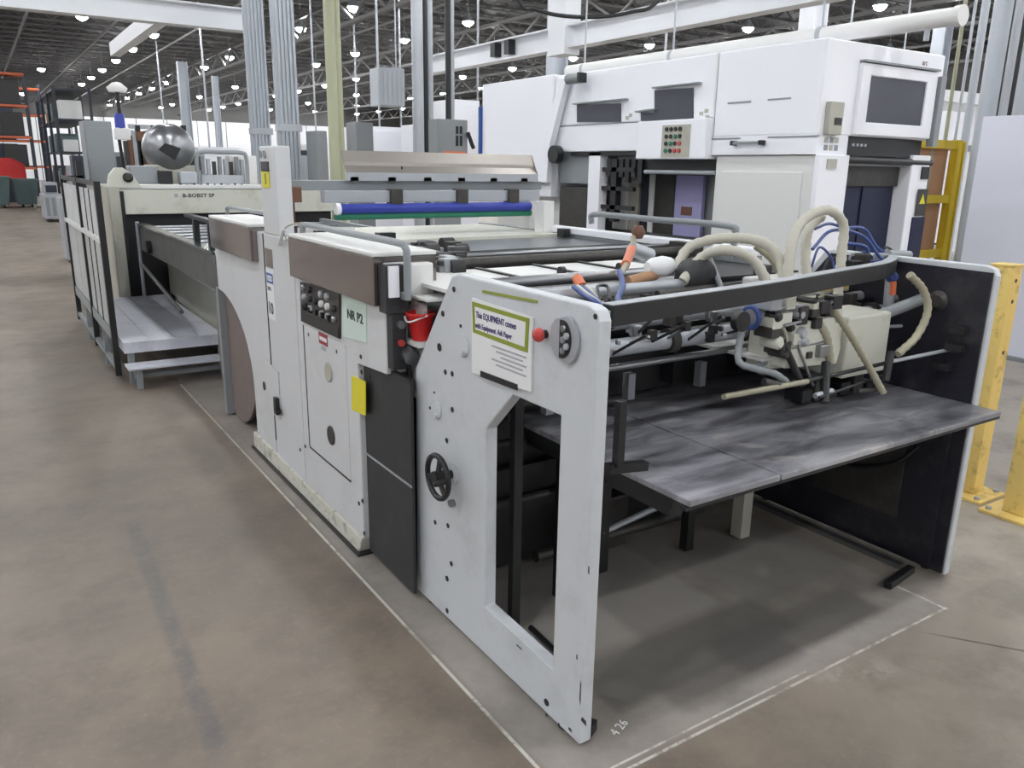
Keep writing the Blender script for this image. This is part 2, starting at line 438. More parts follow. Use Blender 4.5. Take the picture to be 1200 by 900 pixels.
# high bay lamps in a regular grid (the grid is measured from the photograph)
def make_lamp():
    t = thing('high_bay_lamp', 'round white high bay lamp hanging from the dark roof', 'lamp', (0, 0, 7.5), 'high bay lamps under the roof')
    MB().lathe([(.08, .3), (.1, .22), (.2, .12), (.25, .03), (.25, .005)][::-1], (0, 0, 7.5), n=14).build('housing', 'grey', t)
    MB().lathe([(.04, -.15), (.13, -.12), (.2, -.05), (.215, .004)], (0, 0, 7.49), n=10).build('lens', 'lens', t)
    MB().cyl((0, 0, 7.78), (0, 0, RH-.02), .012, 5).build('hanger', 'galv', t)
    return t
lamp0 = make_lamp(); first = True
for j in range(11):
    for k in range(19):
        x, y = -11.75+4.85*j, -10.8+5.83*k
        if j == 3 and y > 22:      # the line over the aisle has few lamps
            if k not in (9, 13, 17): continue
            x = 4.45; y = 38.5+23*(k-9)/4
        if first: lamp0.location = (x, y, 7.5); first = False
        else: copy_tree(lamp0, None, (x, y, 7.5))

# building columns: two ribbed columns behind the press, others on the grid
def ribbed_column(x, y, w, d, label, z1=RH-1.7, ribs=5, m='column'):
    t = thing('building_column', label, 'column', (x, y, 0), 'steel building columns')
    MB().box(x-w/2, x+w/2, y-d/2, y+d/2, 0, z1).build('core', m, t)
    rb = MB()
    for i in range(ribs):
        xx = x-w/2+(i+.5)*w/ribs
        MB().box(xx-w/ribs*.28, xx+w/ribs*.28, y-d/2-.03, y-d/2, .02, z1).build('rib', m, t)
    for i in range(2):
        yy = y-d/2+(i+.5)*d/2
        MB().box(x-w/2-.03, x-w/2, yy-d*.15, yy+d*.15, .02, z1).build('rib', m, t)
    for zz in (2.45,): MB().box(x-w/2-.035, x+w/2+.035, y-d/2-.035, y+d/2+.035, zz, zz+.12).build('band', 'galv', t)
    MB().box(x-w/2-.08, x+w/2+.08, y-d/2-.08, y+d/2+.08, 0, .03).build('base_plate', 'galv', t)
    return t
a = P(296, 0, Y=16.2); ribbed_column(a.x, 16.2, .33, .16, 'ribbed pale grey column behind the press, the farther of the close pair')
a = P(330, 0, Y=14.2); ribbed_column(a.x, 14.2, .34, .14, 'ribbed pale grey column behind the press, the nearer of the close pair')
def plain_column(px, Y, w, label, m='column'):
    a = P(px, 100, Y=Y); x = a.x
    t = thing('building_column', label, 'column', (x, Y, 0), 'steel building columns')
    MB().box(x-w/2, x+w/2, Y-.02, Y+.02, 0, RH-1.7).build('web', m, t)
    for s_ in (-1, 1): MB().box(x+s_*w/2-.02, x+s_*w/2+.02, Y-w/2, Y+w/2, 0, RH-1.7).build('flange', m, t)
    MB().box(x-w*.7, x+w*.7, Y-w*.7, Y+w*.7, 0, .03).build('base_plate', 'galv', t)
    return t
plain_column(215, 46, .42, 'slender grey steel column near the far white wall behind the drum')
plain_column(252, 52, .3, 'thin grey steel column far behind the grey frame')
plain_column(652, 21, .45, 'grey steel column under the white runway beam')
plain_column(945, 15, .5, 'wide pale grey steel column rising behind the white cutting machine', 'beamw')
plain_column(1096, 17, .45, 'grey steel column rising behind the window end of the white cutting machine')

# ================================================================ SHEET FEEDER (front unit) and INFEED UNIT roots
I = thing('infeed_unit', 'white infeed unit with stainless control boxes, tall post and blue roller bridge', 'machine', (2.6, 4.7, 0))
FX0, FX1 = 1.471, 1.522          # near side frame
GX0, GX1 = 3.715, 3.76          # far side frame
F = thing('sheet_feeder', 'pale grey sheet feeder with open front, handwheel and lime-bordered notice', 'machine', (2.62, 2.4, 0))
frame_poly = [(1.79, 0.012), (1.785, 1.47), (1.80, 1.50), (1.84, 1.512), (2.62, 1.514), (2.67, 1.50), (2.99, 1.07), (3.015, .012)]
hole = [(1.955, .21), (1.955, 1.138), (2.235, 1.138), (2.41, .965), (2.41, .225)]
nf = MB().prism(frame_poly, 'x', FX0, FX1, [hole]).build('side_frame', 'frame', F, .006)
ff = MB().prism(frame_poly, 'x', GX0, GX1, [hole]).build('side_frame', 'frame', F, .006)
ip = MB().prism([(y, z) for y, z in [(1.80, .02), (1.797, 1.485), (2.62, 1.495), (2.98, 1.06), (3.0, .02)]], 'x', GX0-.012, GX0-.001).build('inner_lining', 'inner', F)
# plate returns round the opening
# floor feet
for x in (1.5, 3.745):
    for yy in (1.9, 2.9):
        MB().lathe([(.024, 0), (.024, .010), (.02, .012)], (x, yy, 0), n=12).build('foot', 'black', F)
MB().bar((1.57, 1.84, .025), (1.53, 1.82, .025), .03, .04).build('stop_block', 'black', F)
MB().bar(P(1040, 686, Z=.02), P(1068, 666, Z=.03), .04, .035).build('stop_block', 'black', F, .005)

# ---- notice board on the near frame
XF = FX0-.001
def pf(x, y, X=XF): q = P(x, y, X=X); return (q.y, q.z)
hp = [pf(555, 349), pf(626, 372), pf(624, 459), pf(555, 436)]
nb = MB().prism(hp, 'x', XF-.008, XF).build('document_holder', 'paper', F)
nb['label'] = 'white document holder with lime-bordered notice'
out = [pf(556, 353), pf(623, 373), pf(621, 413), pf(557, 389)]
cy = sum(a for a, b in out)/4; cz = sum(b for a, b in out)/4
inn = [(cy+(a-cy)*.90, cz+(b-cz)*.74) for a, b in out]
MB().prism(out, 'x', XF-.0105, XF-.0085, [inn]).build('lime_border', 'lime', nb)
MB().prism(inn, 'x', XF-.0098, XF-.0085).build('notice_card', 'paper', nb)
RY, UZ = (0, -1, 0), (0, 0, 1)
text('lettering', 'This EQUIPMENT comes', .032, 'ink', nb, (XF-.0105, 2.468, 1.376), RY, UZ, bold=True, sx=.80)
text('lettering', 'with Equipment. Ask Paper', .027, 'ink', nb, (XF-.0105, 2.472, 1.338), RY, UZ, bold=True, sx=.82)
for k, zz in enumerate((1.288, 1.272, 1.256, 1.24, 1.224)):
    MB().box(XF-.0093, XF-.0085, 2.14+.02*(k % 2), 2.36-.03*(k % 3), zz, zz+.006).build('print_line', 'greyink', nb)
MB().prism([pf(566, 434), pf(609, 450), pf(609, 457), pf(566, 441)], 'x', XF-.012, XF-.0085).build('holder_clip', 'black', nb)
MB().prism([pf(566, 340), pf(630, 352), pf(630, 355), pf(566, 343)], 'x', XF-.003, XF).build('tape_residue', 'lime', F)

# ---- push button plate
py, pz = 1.93, 1.392
Dp = [(py+.05, pz+.06)] + [(py-.005-.062*math.sin(t), pz+.075*math.cos(t)) for t in [math.pi*i/14 for i in range(15)]] + [(py+.05, pz-.06), (py+.075, pz-.03), (py+.075, pz+.03)]
sp_ = MB().prism(Dp, 'x', XF-.012, XF).build('switch_plate', 'galv', F, .002)
Dk = [(py+.022, pz+.06)] + [(py+.01-.045*math.sin(t), pz+.06*math.cos(t)) for t in [math.pi*i/14 for i in range(15)]] + [(py+.022, pz-.06)]
MB().prism(Dk, 'x', XF-.016, XF-.012).build('button_field', 'black', sp_)
for k, (dy, dz, mm) in enumerate(((.0, .035, 'steel'), (.0, .0, 'grey'), (.0, -.034, 'steel'), (-.018, .015, 'galv'), (-.018, -.018, 'galv'))):
    MB().lathe([(.011, 0), (.011, -.006), (.008, -.008)], (XF-.016, py+dy, pz+dz), 'x', 12).build('push_button', mm, sp_)
MB().lathe([(.014, 0), (.014, -.02)], (XF, 2.045, 1.388), 'x', 14).build('button_collar', 'black', sp_)
MB().lathe([(.021, -.02), (.024, -.03), (.018, -.042), (.004, -.045)], (XF, 2.045, 1.388), 'x', 16).build('emergency_button', 'redbtn', sp_)

# ---- bolts, caps, bosses on the near frame
for (x, y, r) in ((532, 339, .011), (519, 367.5, .012), (515, 407, .017), (522, 436, .011), (530, 438, .011), (530, 480, .011), (523.5, 516, .011),
                  (510, 612, .011), (525, 616, .011), (529, 660.5, .011), (524, 678, .013), (524, 715.5, .012), (640.5, 823, .014), (698, 371, .009), (540, 382, .007), (504, 478, .007), (509, 460, .005)):
    q = P(x, y, X=XF)
    MB().lathe([(r, 0), (r, -.002)], (XF, q.y, q.z), 'x', 10).build('bolt_hole', 'black', F)
for (x, y, r) in ((543, 405, .045), (512, 480, .04)):
    q = P(x, y, X=XF)
    MB().lathe([(r, 0), (r, -.004), (r*.93, -.006)], (XF, q.y, q.z), 'x', 22).build('cover_cap', 'frame', F)
    MB().lathe([(.011, 0), (.011, -.018)], (XF-.006, q.y-r*.45, q.z-r*.5), 'x', 10).build('cap_screw', 'frame', F)

# scuffs and paint chips on the near frame
for (x, y, w_, h_) in ((680, 812, .006, .09), (684, 845, .03, .02), (668, 855, .02, .012), (655, 850, .012, .02), (640, 838, .01, .012), (608, 758, .04, .006), (690, 668, .006, .03), (676, 770, .005, .02), (663, 868, .025, .006), (500, 705, .03, .005)):
    q = P(x, y, X=XF); MB().prism([(q.y-w_/2, q.z-h_/2), (q.y+w_/2, q.z-h_*.3), (q.y+w_*.3, q.z+h_/2), (q.y-w_*.4, q.z+h_*.35)], 'x', XF-.0008, XF+.0005).build('paint_chip', 'grime', F)
# ---- handwheel
wx = 1.40; wq = P(513, 559, X=wx); wy, wz = wq.y, wq.z
hw = MB().torus((wx, wy, wz), .088, .012, 'x').build('handwheel', 'black', F); hw['label'] = 'black three-spoked handwheel'
for k in range(3):
    t = R_(90+120*k+15)
    MB().bar((wx, wy, wz), (wx, wy+.088*math.cos(t), wz+.088*math.sin(t)), .022, .012, (1, 0, 0)).build('spoke', 'black', hw)
MB().lathe([(.026, -.02), (.026, .02), (.018, .03), (.018, .075)], (wx, wy, wz), 'x', 16).build('hub', 'black', hw)
MB().lathe([(.01, 0), (.013, -.02), (.011, -.05), (.006, -.055)], (wx-.01, wy-.085, wz+.01), 'x', 10).build('crank_knob', 'black', hw)
MB().lathe([(.045, 0), (.045, -.008)], (XF, wy, wz), 'x', 18).build('shaft_flange', 'frame', F)
MB().lathe([(.016, 0), (.016, -.02)], (XF, wy-.005, wz-.125), 'x', 12).build('plug', 'steel', F)

# ---- feed table: three worn boards on a carrier
TZ = .885
feed = MB().box(1.80, 3.68, 1.76, 2.72, TZ-.07, TZ-.024).build('table_carrier', 'black', F)
for x0, x1 in ((1.775, 2.211), (2.219, 3.166), (3.174, 3.70)):
    MB().box(x0, x1, 1.66, 2.76, TZ-.022, TZ).build('table_board', 'bed', F, .003)
MB().box(1.76, 3.70, 1.662, 1.69, TZ-.034, TZ-.023).build('edge_strip', 'black', F)
for x in (1.86, 2.4, 3.1, 3.62):
    MB().box(x-.03, x+.03, 1.8, 2.7, TZ-.12, TZ-.07).build('carrier_rib', 'black', F)
for (x, yy, w_) in ((2.0, 2.62, .05), (2.3, 2.72, .07), (2.84, 2.66, .05), (3.2, 2.62, .07)):
    MB().box(x-w_/2, x+w_/2, yy-w_/2, yy+w_/2, .012, TZ-.12).build('carrier_leg', 'black' if x < 3 else 'beige', F)
# vertical guide posts at the near side
ga, gb = P(728, 470, X=1.63), P(724, 546, X=1.63)
MB().bar(ga, gb, .028, .028).build('guide_post', 'black', F)
MB().bar(P(712, 549, X=1.60), P(756, 545, X=1.765), .035, .03).build('guide_arm', 'black', F)
MB().cyl((1.66, 2.02, .03), (1.66, 2.02, .86), .011, 8).build('guide_rod', 'galv', F)
for yy in (2.5, 2.9):
    MB().box(1.66, 1.70, yy, yy+.035, .02, 1.2).build('guide_post', 'dark', F)
for zz in (.35, .52, .75, 1.0):
    MB().bar((1.62, 2.95, zz), (3.70, 2.95, zz), .04, .05).build('cross_member', 'dark', F)
for zz, yy in ((.55, 2.6), (.78, 2.68), (.99, 2.55)):
    MB().cyl((1.545, yy, zz), (1.9, yy, zz), .017, 8).build('stub_shaft', 'grime', F)
MB().box(1.56, 3.70, 3.0, 3.03, .012, 1.30).build('rear_bulkhead', 'dark', F)
MB().box(2.3, 2.6, 2.85, 2.95, .02, .3).build('gear_housing', 'grime', F, .01)
MB().cyl((2.0, 2.82, .12), (3.1, 2.82, .12), .03, 10).build('lift_shaft', 'grime', F)
MB().cyl((2.3, 2.7, .22), (2.85, 2.75, .26), .016, 8).build('lift_lever', 'galv', F)
MB().cyl((1.7, 2.1, .03), (1.72, 2.45, .03), .012, 8).build('floor_hose', 'black', F)
MB().lathe([(.012, 0), (.012, .006)], (1.75, 2.3, .012), 'z', 8).build('marker_dot', 'white', F)
# far lining: dark door and fittings
MB().box(3.60, 3.64, 1.95, 2.95, .0, .025).build('floor_rail', 'steel', F)
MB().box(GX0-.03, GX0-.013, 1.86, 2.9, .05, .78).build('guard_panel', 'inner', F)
MB().box(GX0-.036, GX0-.031, 2.05, 2.55, .22, .74).build('reflection_patch', 'grime', F, .004)  # lighter patch imitating a grey reflection in the glossy lining
MB().tube(smooth([(3.69, 2.0, .62), (3.66, 2.1, .5), (3.66, 2.35, .42), (3.68, 2.6, .5)]), .012, 6).build('loose_cable', 'black', F)
for (yy, zz, r) in ((2.02, 1.33, .048), (2.25, 1.3, .04)):
    MB().lathe([(r, 0), (r, -.008), (r*.6, -.01), (r*.6, -.02)], (GX0-.012, yy, zz), 'x', 20).build('bearing_flange', 'grime', F)
for (yy, zz) in ((1.86, 1.2), (1.86, 1.12), (1.9, 1.02), (2.5, 1.1)):
    MB().box(GX0-.06, GX0-.013, yy, yy+.07, zz, zz+.03).build('latch_block', 'dark', F)

# ---- bent black front crossbar
cb = [Vector((1.536, 1.80, 1.478)), Vector((2.3, 1.86, 1.487)), Vector((2.85, 1.95, 1.492)), Vector((3.25, 2.03, 1.49)), Vector((3.50, 2.13, 1.488)), Vector((3.703, 2.25, 1.485))]
mb = MB(); pts = smooth(cb, 4)
vs = []; fs = []
for p in pts:
    vs += [p+Vector((0, 0, -.032)), p+Vector((0, .012, -.032)), p+Vector((0, .012, .022)), p+Vector((0, .05, .022)), p+Vector((0, .05, .032)), p+Vector((0, 0, .032))]
for i in range(len(pts)-1):
    for k in range(6): fs.append((i*6+k, i*6+(k+1) % 6, (i+1)*6+(k+1) % 6, (i+1)*6+k))
fs += [tuple(range(6)), tuple(range((len(pts)-1)*6+5, (len(pts)-1)*6-1, -1))]
mb.add(vs, fs).build('front_crossbar', 'black', F, .002)
mb = MB(); vs = []; fs = []
for p in pts: vs += [p+Vector((0, .001, .0325)), p+Vector((0, .049, .0325)), p+Vector((0, .049, .035)), p+Vector((0, .001, .035))]
for i in range(len(pts)-1):
    for k in range(4): fs.append((i*4+k, i*4+(k+1) % 4, (i+1)*4+(k+1) % 4, (i+1)*4+k))
fs += [(0, 1, 2, 3), tuple(range(len(vs)-1, len(vs)-5, -1))]
mb.add(vs, fs).build('crossbar_highlight', 'galv', F)  # pale strip added as the highlight on the bar's top flange

# ---- shafts and tubes across the feeder
def shaft(name, yy, zz, r, m='steel', x0=1.537, x1=3.70, n=14):
    return MB().cyl((x0, yy, zz), (x1, yy, zz), r, n).build(name, m, F)
shaft('cross_tube', 2.30, 1.238, .034, 'galv'); shaft('cross_tube', 2.42, 1.30, .024, 'galv')
shaft('cross_shaft', 2.30, 1.16, .014, 'steel'); shaft('cross_shaft', 2.55, 1.16, .03, 'grime')
shaft('cross_tube', 2.42, 1.44, .022, 'galv', 1.6, 2.6); shaft('cross_tube', 2.56, 1.42, .026, 'galv', 1.6, 2.75)
shaft('cross_tube', 2.72, 1.45, .024, 'steel', 1.6, 2.75); shaft('cross_shaft', 2.18, 1.40, .012, 'steel', 1.537, 2.5)
shaft('cross_shaft', 2.66, 1.34, .03, 'grime')
MB().box(1.56, 3.69, 2.70, 2.80, .90, 1.14).build('front_stop_plate', 'dark', F)
for k in range(5):
    x = 1.72+k*.45
    MB().box(x, x+.06, 2.62, 2.70, .93, 1.2).build('stop_finger', 'black', F)
    MB().box(x+.16, x+.2, 2.6, 2.64, .90, 1.02).build('stop_pin', 'galv', F)
    MB().lathe([(.05, -.02), (.05, .02)], (x+.1, 2.30, 1.238), 'x', 16).build('clamp_ring', 'grime', F)
    MB().bar((x+.1, 2.30, 1.238), (x+.1, 2.55, 1.17), .03, .03).build('link_arm', 'grime', F)
rnd = random.Random(3)
for k in range(44):     # clamps, valves and blocks clustered along the tubes on the near side
    x = 1.58+rnd.random()*.9; yy = 2.1+rnd.random()*.55; zz = 1.19+rnd.random()*.19; s_ = .008+rnd.random()*.013
    MB().box(x-s_, x+s_, yy-s_, yy+s_, zz-s_*1.2, zz+s_*1.2).build('clamp_block', rnd.choice(('grime', 'steel', 'black', 'galv')), F, .003, 1)
for k in range(14):
    x = 3.2+rnd.random()*.42; yy = 2.3+rnd.random()*.5; zz = 1.22+rnd.random()*.2; s_ = .015+rnd.random()*.022
    MB().box(x-s_, x+s_, yy-s_, yy+s_, zz-s_, zz+s_*1.4).build('clamp_block', rnd.choice(('grime', 'steel', 'black', 'dark')), F, .003, 1)
for k in range(16):     # thin linkage rods between the tubes
    x = 1.58+k*.065; y0_ = 2.12+.05*(k % 3)
    MB().cyl((x, y0_, 1.36-.02*(k % 4)), (x+.03*((k % 3)-1), y0_+.22, 1.18+.03*(k % 2)), .006, 6).build('linkage_rod', ('black', 'steel', 'grime')[k % 3], F)
# white feed boards behind the near frame, with dark tape guides
MB().box(1.56, 2.02, 2.78, 3.42, 1.40, 1.415).build('feed_board', 'white2', F)
MB().box(2.03, 2.36, 2.78, 3.42, 1.40, 1.415).build('feed_board', 'white2', F)
MB().box(2.37, 2.95, 2.80, 3.42, 1.40, 1.415).build('feed_board', 'white2', F)
MB().box(2.96, 3.69, 2.80, 3.42, 1.375, 1.385).build('feed_board', 'dark', F)
MB().box(2.60, 3.2, 2.1, 2.75, 1.15, 1.162).build('tray_plate', 'white2', F)
for x in (2.025, 2.365, 2.66): MB().box(x-.012, x+.012, 2.8, 3.42, 1.416, 1.424).build('tape_guide', 'black', F)
for x in (2.2, 2.55, 2.8): MB().lathe([(.022, -.012), (.022, .012)], (x, 2.95, 1.447), 'x', 12).build('press_wheel', 'black', F)
# register roller pair
MB().cyl((1.95, 3.55, 1.425), (3.55, 3.55, 1.425), .032, 16).build('register_roller', 'grime', I)
MB().cyl((1.95, 3.50, 1.36), (3.55, 3.50, 1.36), .03, 14).build('register_roller', 'steel', I)
MB().cyl((1.9, 3.68, 1.45), (3.6, 3.68, 1.45), .014, 10).build('register_bar', 'steel', I)
MB().cyl((1.75, 3.85, 1.44), (3.4, 3.85, 1.44), .016, 10).build('register_bar', 'black', I)
MB().prism([(3.46, 1.31), (3.62, 1.31), (3.64, 1.42), (3.58, 1.475), (3.5, 1.475), (3.45, 1.42)], 'x', 1.90, 1.95).build('roller_bracket', 'galv', I, .004)
MB().lathe([(.03, 0), (.03, -.02)], (1.90, 3.54, 1.40), 'x', 14).build('bracket_cap', 'white2', I)
MB().box(3.55, 3.62, 3.44, 3.66, 1.31, 1.48).build('roller_bracket', 'grime', I)
for k in range(60):
    q = P(484+rnd.random()*60, 288+rnd.random()*28, Z=1.43); x, yy = q.x, q.y; zz = 1.405+rnd.random()*.05; s_ = .016+rnd.random()*.024
    if rnd.random() < .4: MB().lathe([(s_*1.2, -s_), (s_*1.2, s_)], (x, yy, zz), 'x', 12).build('drive_gear', rnd.choice(('black', 'grime', 'dark')), I)
    else: MB().box(x-s_, x+s_, yy-s_, yy+s_, zz-s_, zz+s_).build('drive_block', rnd.choice(('grime', 'steel', 'black', 'galv')), I, .003, 1)

# ---- suction head over the feed table
HY = 2.10
def ph(x, y, Y=HY): return P(x, y, Y=Y)
c0 = ph(913, 352); c1 = ph(978, 424)
sh_ = MB().prism([(c0.x-.02, c1.z+.02), (c1.x, c1.z-.01), (c1.x+.05, c1.z+.08), (c1.x+.02, c0.z-.06), (c1.x-.12, c0.z), (c0.x+.08, c0.z), (c0.x, c0.z-.06), (c0.x-.01, c1.z+.16)], 'y', HY, HY+.13).build('suction_head', 'cream', F, .012)
sh_['label'] = 'cream cast suction head with hoses'
a = ph(988, 376); b_ = ph(1034, 432)
MB().box(a.x, b_.x-.03, HY-.03, HY+.2, b_.z, a.z+.02).build('head_box', 'cream', sh_, .012)
a = ph(908, 376); b_ = ph(960, 418)
MB().prism([(a.x, b_.z), (b_.x+.03, b_.z-.02), (b_.x+.05, b_.z+.05), (b_.x-.02, a.z), (a.x+.03, a.z)], 'y', HY-.07, HY+.01).build('head_casting', 'cream', sh_, .01)
MB().box(c0.x+.02, c1.x-.12, HY+.02, HY+.22, c0.z, c0.z+.07).build('valve_block', 'white2', sh_, .01)
for k in range(5):
    MB().lathe([(.022, 0), (.022, -.03), (.014, -.04)], (c0.x+.08+k*.065, HY-.001, c0.z-.10+.02*(k % 2)), 'y', 12).build('valve_knob', ('grime', 'steel', 'black')[k % 3], sh_)
MB().cyl(ph(925, 408, HY-.06), ph(962, 400, HY-.06), .012, 8).build('head_rod', 'steel', sh_)
for (x, y) in ((880, 372), (896, 350)):
    q = ph(x, y, HY-.02); MB().torus(q, .04, .011, 'x', 20, 6).build('hose_clamp', 'bluehose', sh_)
q0 = ph(880, 372, HY-.02)
MB().cyl(q0, ph(898, 358, HY), .035, 12).build('regulator', 'galv', sh_); MB().lathe([(.04, 0), (.04, -.03)], (q0.x-.1, q0.y-.02, q0.z), 'y', 14).build('pressure_dial', 'black', sh_)
q0 = ph(907, 355, HY-.02); MB().lathe([(.035, -.06), (.035, -.03), (.028, -.03), (.035, -.01), (.028, 0), (.035, .03), (.02, .05)], q0, 'z', 14).build('filter_bowl', 'grime', sh_)

# plates, valves, springs and bolts over the front of the head
rnd = random.Random(9)
for k in range(34):
    x = 906+rnd.random()*76; y = 346+rnd.random()*74; q = P(x, y, Y=HY-.08-.02*rnd.random()); s_ = .010+rnd.random()*.018; t_ = rnd.random()
    mm = rnd.choice(('grime', 'cream', 'steel', 'dark', 'black', 'galv'))
    if t_ < .45: MB().box(q.x-s_, q.x+s_*1.3, q.y, q.y+.09, q.z-s_, q.z+s_).build('head_fitting', mm, sh_, .003, 1)
    elif t_ < .8: MB().lathe([(s_, .08), (s_, 0), (s_*.6, -.01)], q, 'y', 12).build('head_fitting', mm, sh_)
    else: MB().cyl(q, q+Vector((.10*rnd.random()+.04, 0, .03*rnd.random()-.01)), .007, 8).build('head_link', 'steel', sh_)
for k in range(4, 10):
    x = 880+k*15; q = P(x, 438-k*1.5, Y=2.2); MB().box(q.x-.03, q.x+.04, 2.16, 2.26, .90, .93+.03*(k % 3)).build('sheet_hold_down', ('dark', 'black', 'grime')[k % 3], sh_, .003, 1)
def hose(pts, r, m='hose', rib=True, name='suction_hose', parent=None):
    pp = [P(x, y, Y=yy) for x, y, yy in pts]
    if rib: pts2, rad = ribbed(pp, r); return MB().tube(pts2, rad, 12).build(name, m, parent or sh_)
    return MB().tube(smooth(pp, 6), r, 8).build(name, m, parent or sh_)
hose([(925, 345, 2.16), (925, 300, 2.2), (938, 262, 2.24), (968, 246, 2.24), (988, 262, 2.22), (986, 300, 2.2), (982, 345, 2.16)], .021)
hose([(948, 345, 2.2), (944, 300, 2.26), (948, 268, 2.3), (965, 252, 2.3)], .021)
hose([(792, 318, 2.5), (808, 290, 2.5), (850, 279, 2.4), (893, 284, 2.32), (914, 305, 2.25), (920, 340, 2.18)], .022)
hose([(800, 330, 2.4), (822, 302, 2.4), (850, 293, 2.3), (880, 303, 2.25), (897, 328, 2.2), (903, 350, 2.15)], .022)
hose([(885, 288, 2.4), (905, 305, 2.35), (918, 330, 2.3)], .014, 'hose2')
hose([(950, 350, 2.06), (957, 375, 2.04), (968, 395, 2.03), (973, 425, 2.02)], .019, 'hose2')
hose([(962, 346, 2.07), (985, 375, 2.03), (1010, 415, 1.98), (1035, 460, 1.93)], .015, 'hose2')
hose([(1066, 322, 2.0), (1082, 340, 1.98), (1087, 365, 1.96), (1074, 394, 1.95), (1052, 415, 1.95)], .017, 'hose2')
hose([(875, 372, 2.1), (867, 400, 2.1), (866, 424, 2.08), (885, 432, 2.04), (908, 438, 2.0), (922, 448, 1.98)], .014, 'grey')
hose([(880, 432, 2.14), (900, 424, 2.12), (930, 424, 2.1)], .012, 'grey')
hose([(905, 375, 2.05), (918, 385, 2.03), (922, 400, 2.03), (917, 412, 2.03)], .007, 'hose', False, 'air_line')
hose([(952, 292, 2.3), (975, 270, 2.35), (1010, 276, 2.35), (1030, 300, 2.3), (1046, 318, 2.24)], .008, 'bluehose', False, 'air_line')
hose([(990, 285, 2.35), (1015, 290, 2.32), (1020, 310, 2.3), (1045, 312, 2.24)], .009, 'bluehose', False, 'air_line')
hose([(985, 268, 2.4), (1012, 268, 2.4), (1028, 290, 2.36), (1050, 302, 2.3)], .008, 'bluehose', False, 'air_line')
hose([(955, 268, 2.3), (972, 262, 2.32), (990, 268, 2.34)], .007, 'bluehose', False, 'air_line')
for k in range(7):
    x = 960+k*13; y = 308+(k % 3)*5
    hose([(x-10, y+8, 2.35), (x, y-18+(k % 2)*8, 2.37), (x+14, y-6, 2.36), (x+18, y+10, 2.34)], .006, ('bluehose', 'black', 'black', 'grey')[k % 4], False, 'air_line')
for k in range(6):
    x = 1000+k*11; q = P(x, 312-(k % 2)*8, Y=2.32)
    MB().box(q.x-.03, q.x+.025, q.y-.03, q.y+.03, q.z-.03, q.z+.03).build('valve_body', ('black', 'grime', 'bluehose', 'galv')[k % 4], sh_, .006)
MB().cyl(P(1040, 298, Y=2.3), P(1065, 299, Y=2.3), .022, 12).build('air_cylinder', 'grey', sh_)
# flow meter with orange float at the far side
MB().cyl(P(1044, 322, Y=2.2), P(1041, 358, Y=2.2), .024, 12).build('flow_meter', 'galv', sh_)
MB().cyl(P(1047, 330, Y=2.17), P(1046, 345, Y=2.17), .014, 10).build('orange_float', 'orange', sh_)
MB().cyl(P(1040, 318, Y=2.19), P(1046, 326, Y=2.19), .028, 12).build('blue_collar', 'bluehose', sh_)
MB().cyl(P(1030, 370, Y=2.12), P(1082, 350, Y=2.1), .028, 14).build('support_tube', 'grey', sh_)
MB().box(3.1, 3.6, 2.42, 2.62, 1.33, 1.40).build('slat_box', 'cream', F, .005)
MB().box(3.12, 3.58, 2.41, 2.42, 1.345, 1.385).build('slat_grille', 'yellow', F)
# separator fingers reaching down on the table
def arm(p, q, r, m, name): MB().cyl(P(*p[:2], Y=p[2]), P(*q[:2], Y=q[2]), r, 10).build(name, m, sh_)
arm((917, 400, 2.03), (940, 452, 1.98), .015, 'black', 'separator_arm'); arm((935, 405, 2.03), (953, 452, 2.0), .006, 'steel', 'separator_rod')
arm((968, 425, 2.0), (966, 472, 1.93), .019, 'black', 'separator_foot'); arm((955, 464, 1.95), (975, 458, 1.95), .012, 'galv', 'separator_pin')
arm((1045, 412, 1.95), (1038, 446, 1.93), .015, 'black', 'separator_arm')
arm((920, 452, 1.96), (1040, 425, 2.02), .009, 'black', 'cross_rod'); arm((848, 465, 1.93), (946, 447, 1.95), .011, 'hose2', 'blow_pipe')
arm((1042, 424, 1.95), (1127, 407, 1.93), .009, 'galv', 'blow_pipe'); arm((1005, 458, 1.97), (1034, 456, 1.95), .009, 'grime', 'blow_pipe')
arm((1020, 384, 2.1), (1056, 382, 2.12), .008, 'galv', 'cross_rod'); arm((895, 448, 1.97), (912, 452, 1.95), .018, 'grime', 'clamp')
arm((960, 466, 1.93), (1034, 440, 1.99), .006, 'black', 'cross_rod')
# near group of air lines, orange fitting and wrapped valve
for k in range(4):
    hose([(672+k*5, 336, 2.3), (684+k*4, 345, 2.2), (696+k*3, 352+k, 2.1), (706, 360, 2.05)], .009, 'bluehose' if k % 2 == 0 else 'hose', False, 'air_line', F)
hose([(726, 318, 2.5), (730, 335, 2.35), (724, 350, 2.2), (730, 358, 2.1)], .012, 'bluehose', False, 'air_line', F)
hose([(705, 352, 2.1), (700, 336, 2.2), (712, 336, 2.2), (714, 352, 2.1)], .006, 'black', False, 'air_line', F)
hose([(742, 278, 2.9), (742, 295, 2.8), (734, 310, 2.6), (726, 322, 2.5)], .013, 'hose2', False, 'air_line', F)
MB().cyl(P(740, 292, Y=2.8), P(733, 310, Y=2.6), .02, 10).build('orange_fitting', 'orange', F)
MB().cyl(P(676, 326, Y=2.4), P(682, 336, Y=2.35), .02, 10).build('orange_fitting', 'orange', F)
MB().cyl(P(740, 292, Y=2.85), P(762, 300, Y=2.85), .035, 12).build('ball_valve', 'galv', F)
MB().lathe([(.02, -.03), (.035, 0), (.02, .03)], P(748, 272, Y=2.9), 'z', 10).build('valve_cap', 'brown', F)
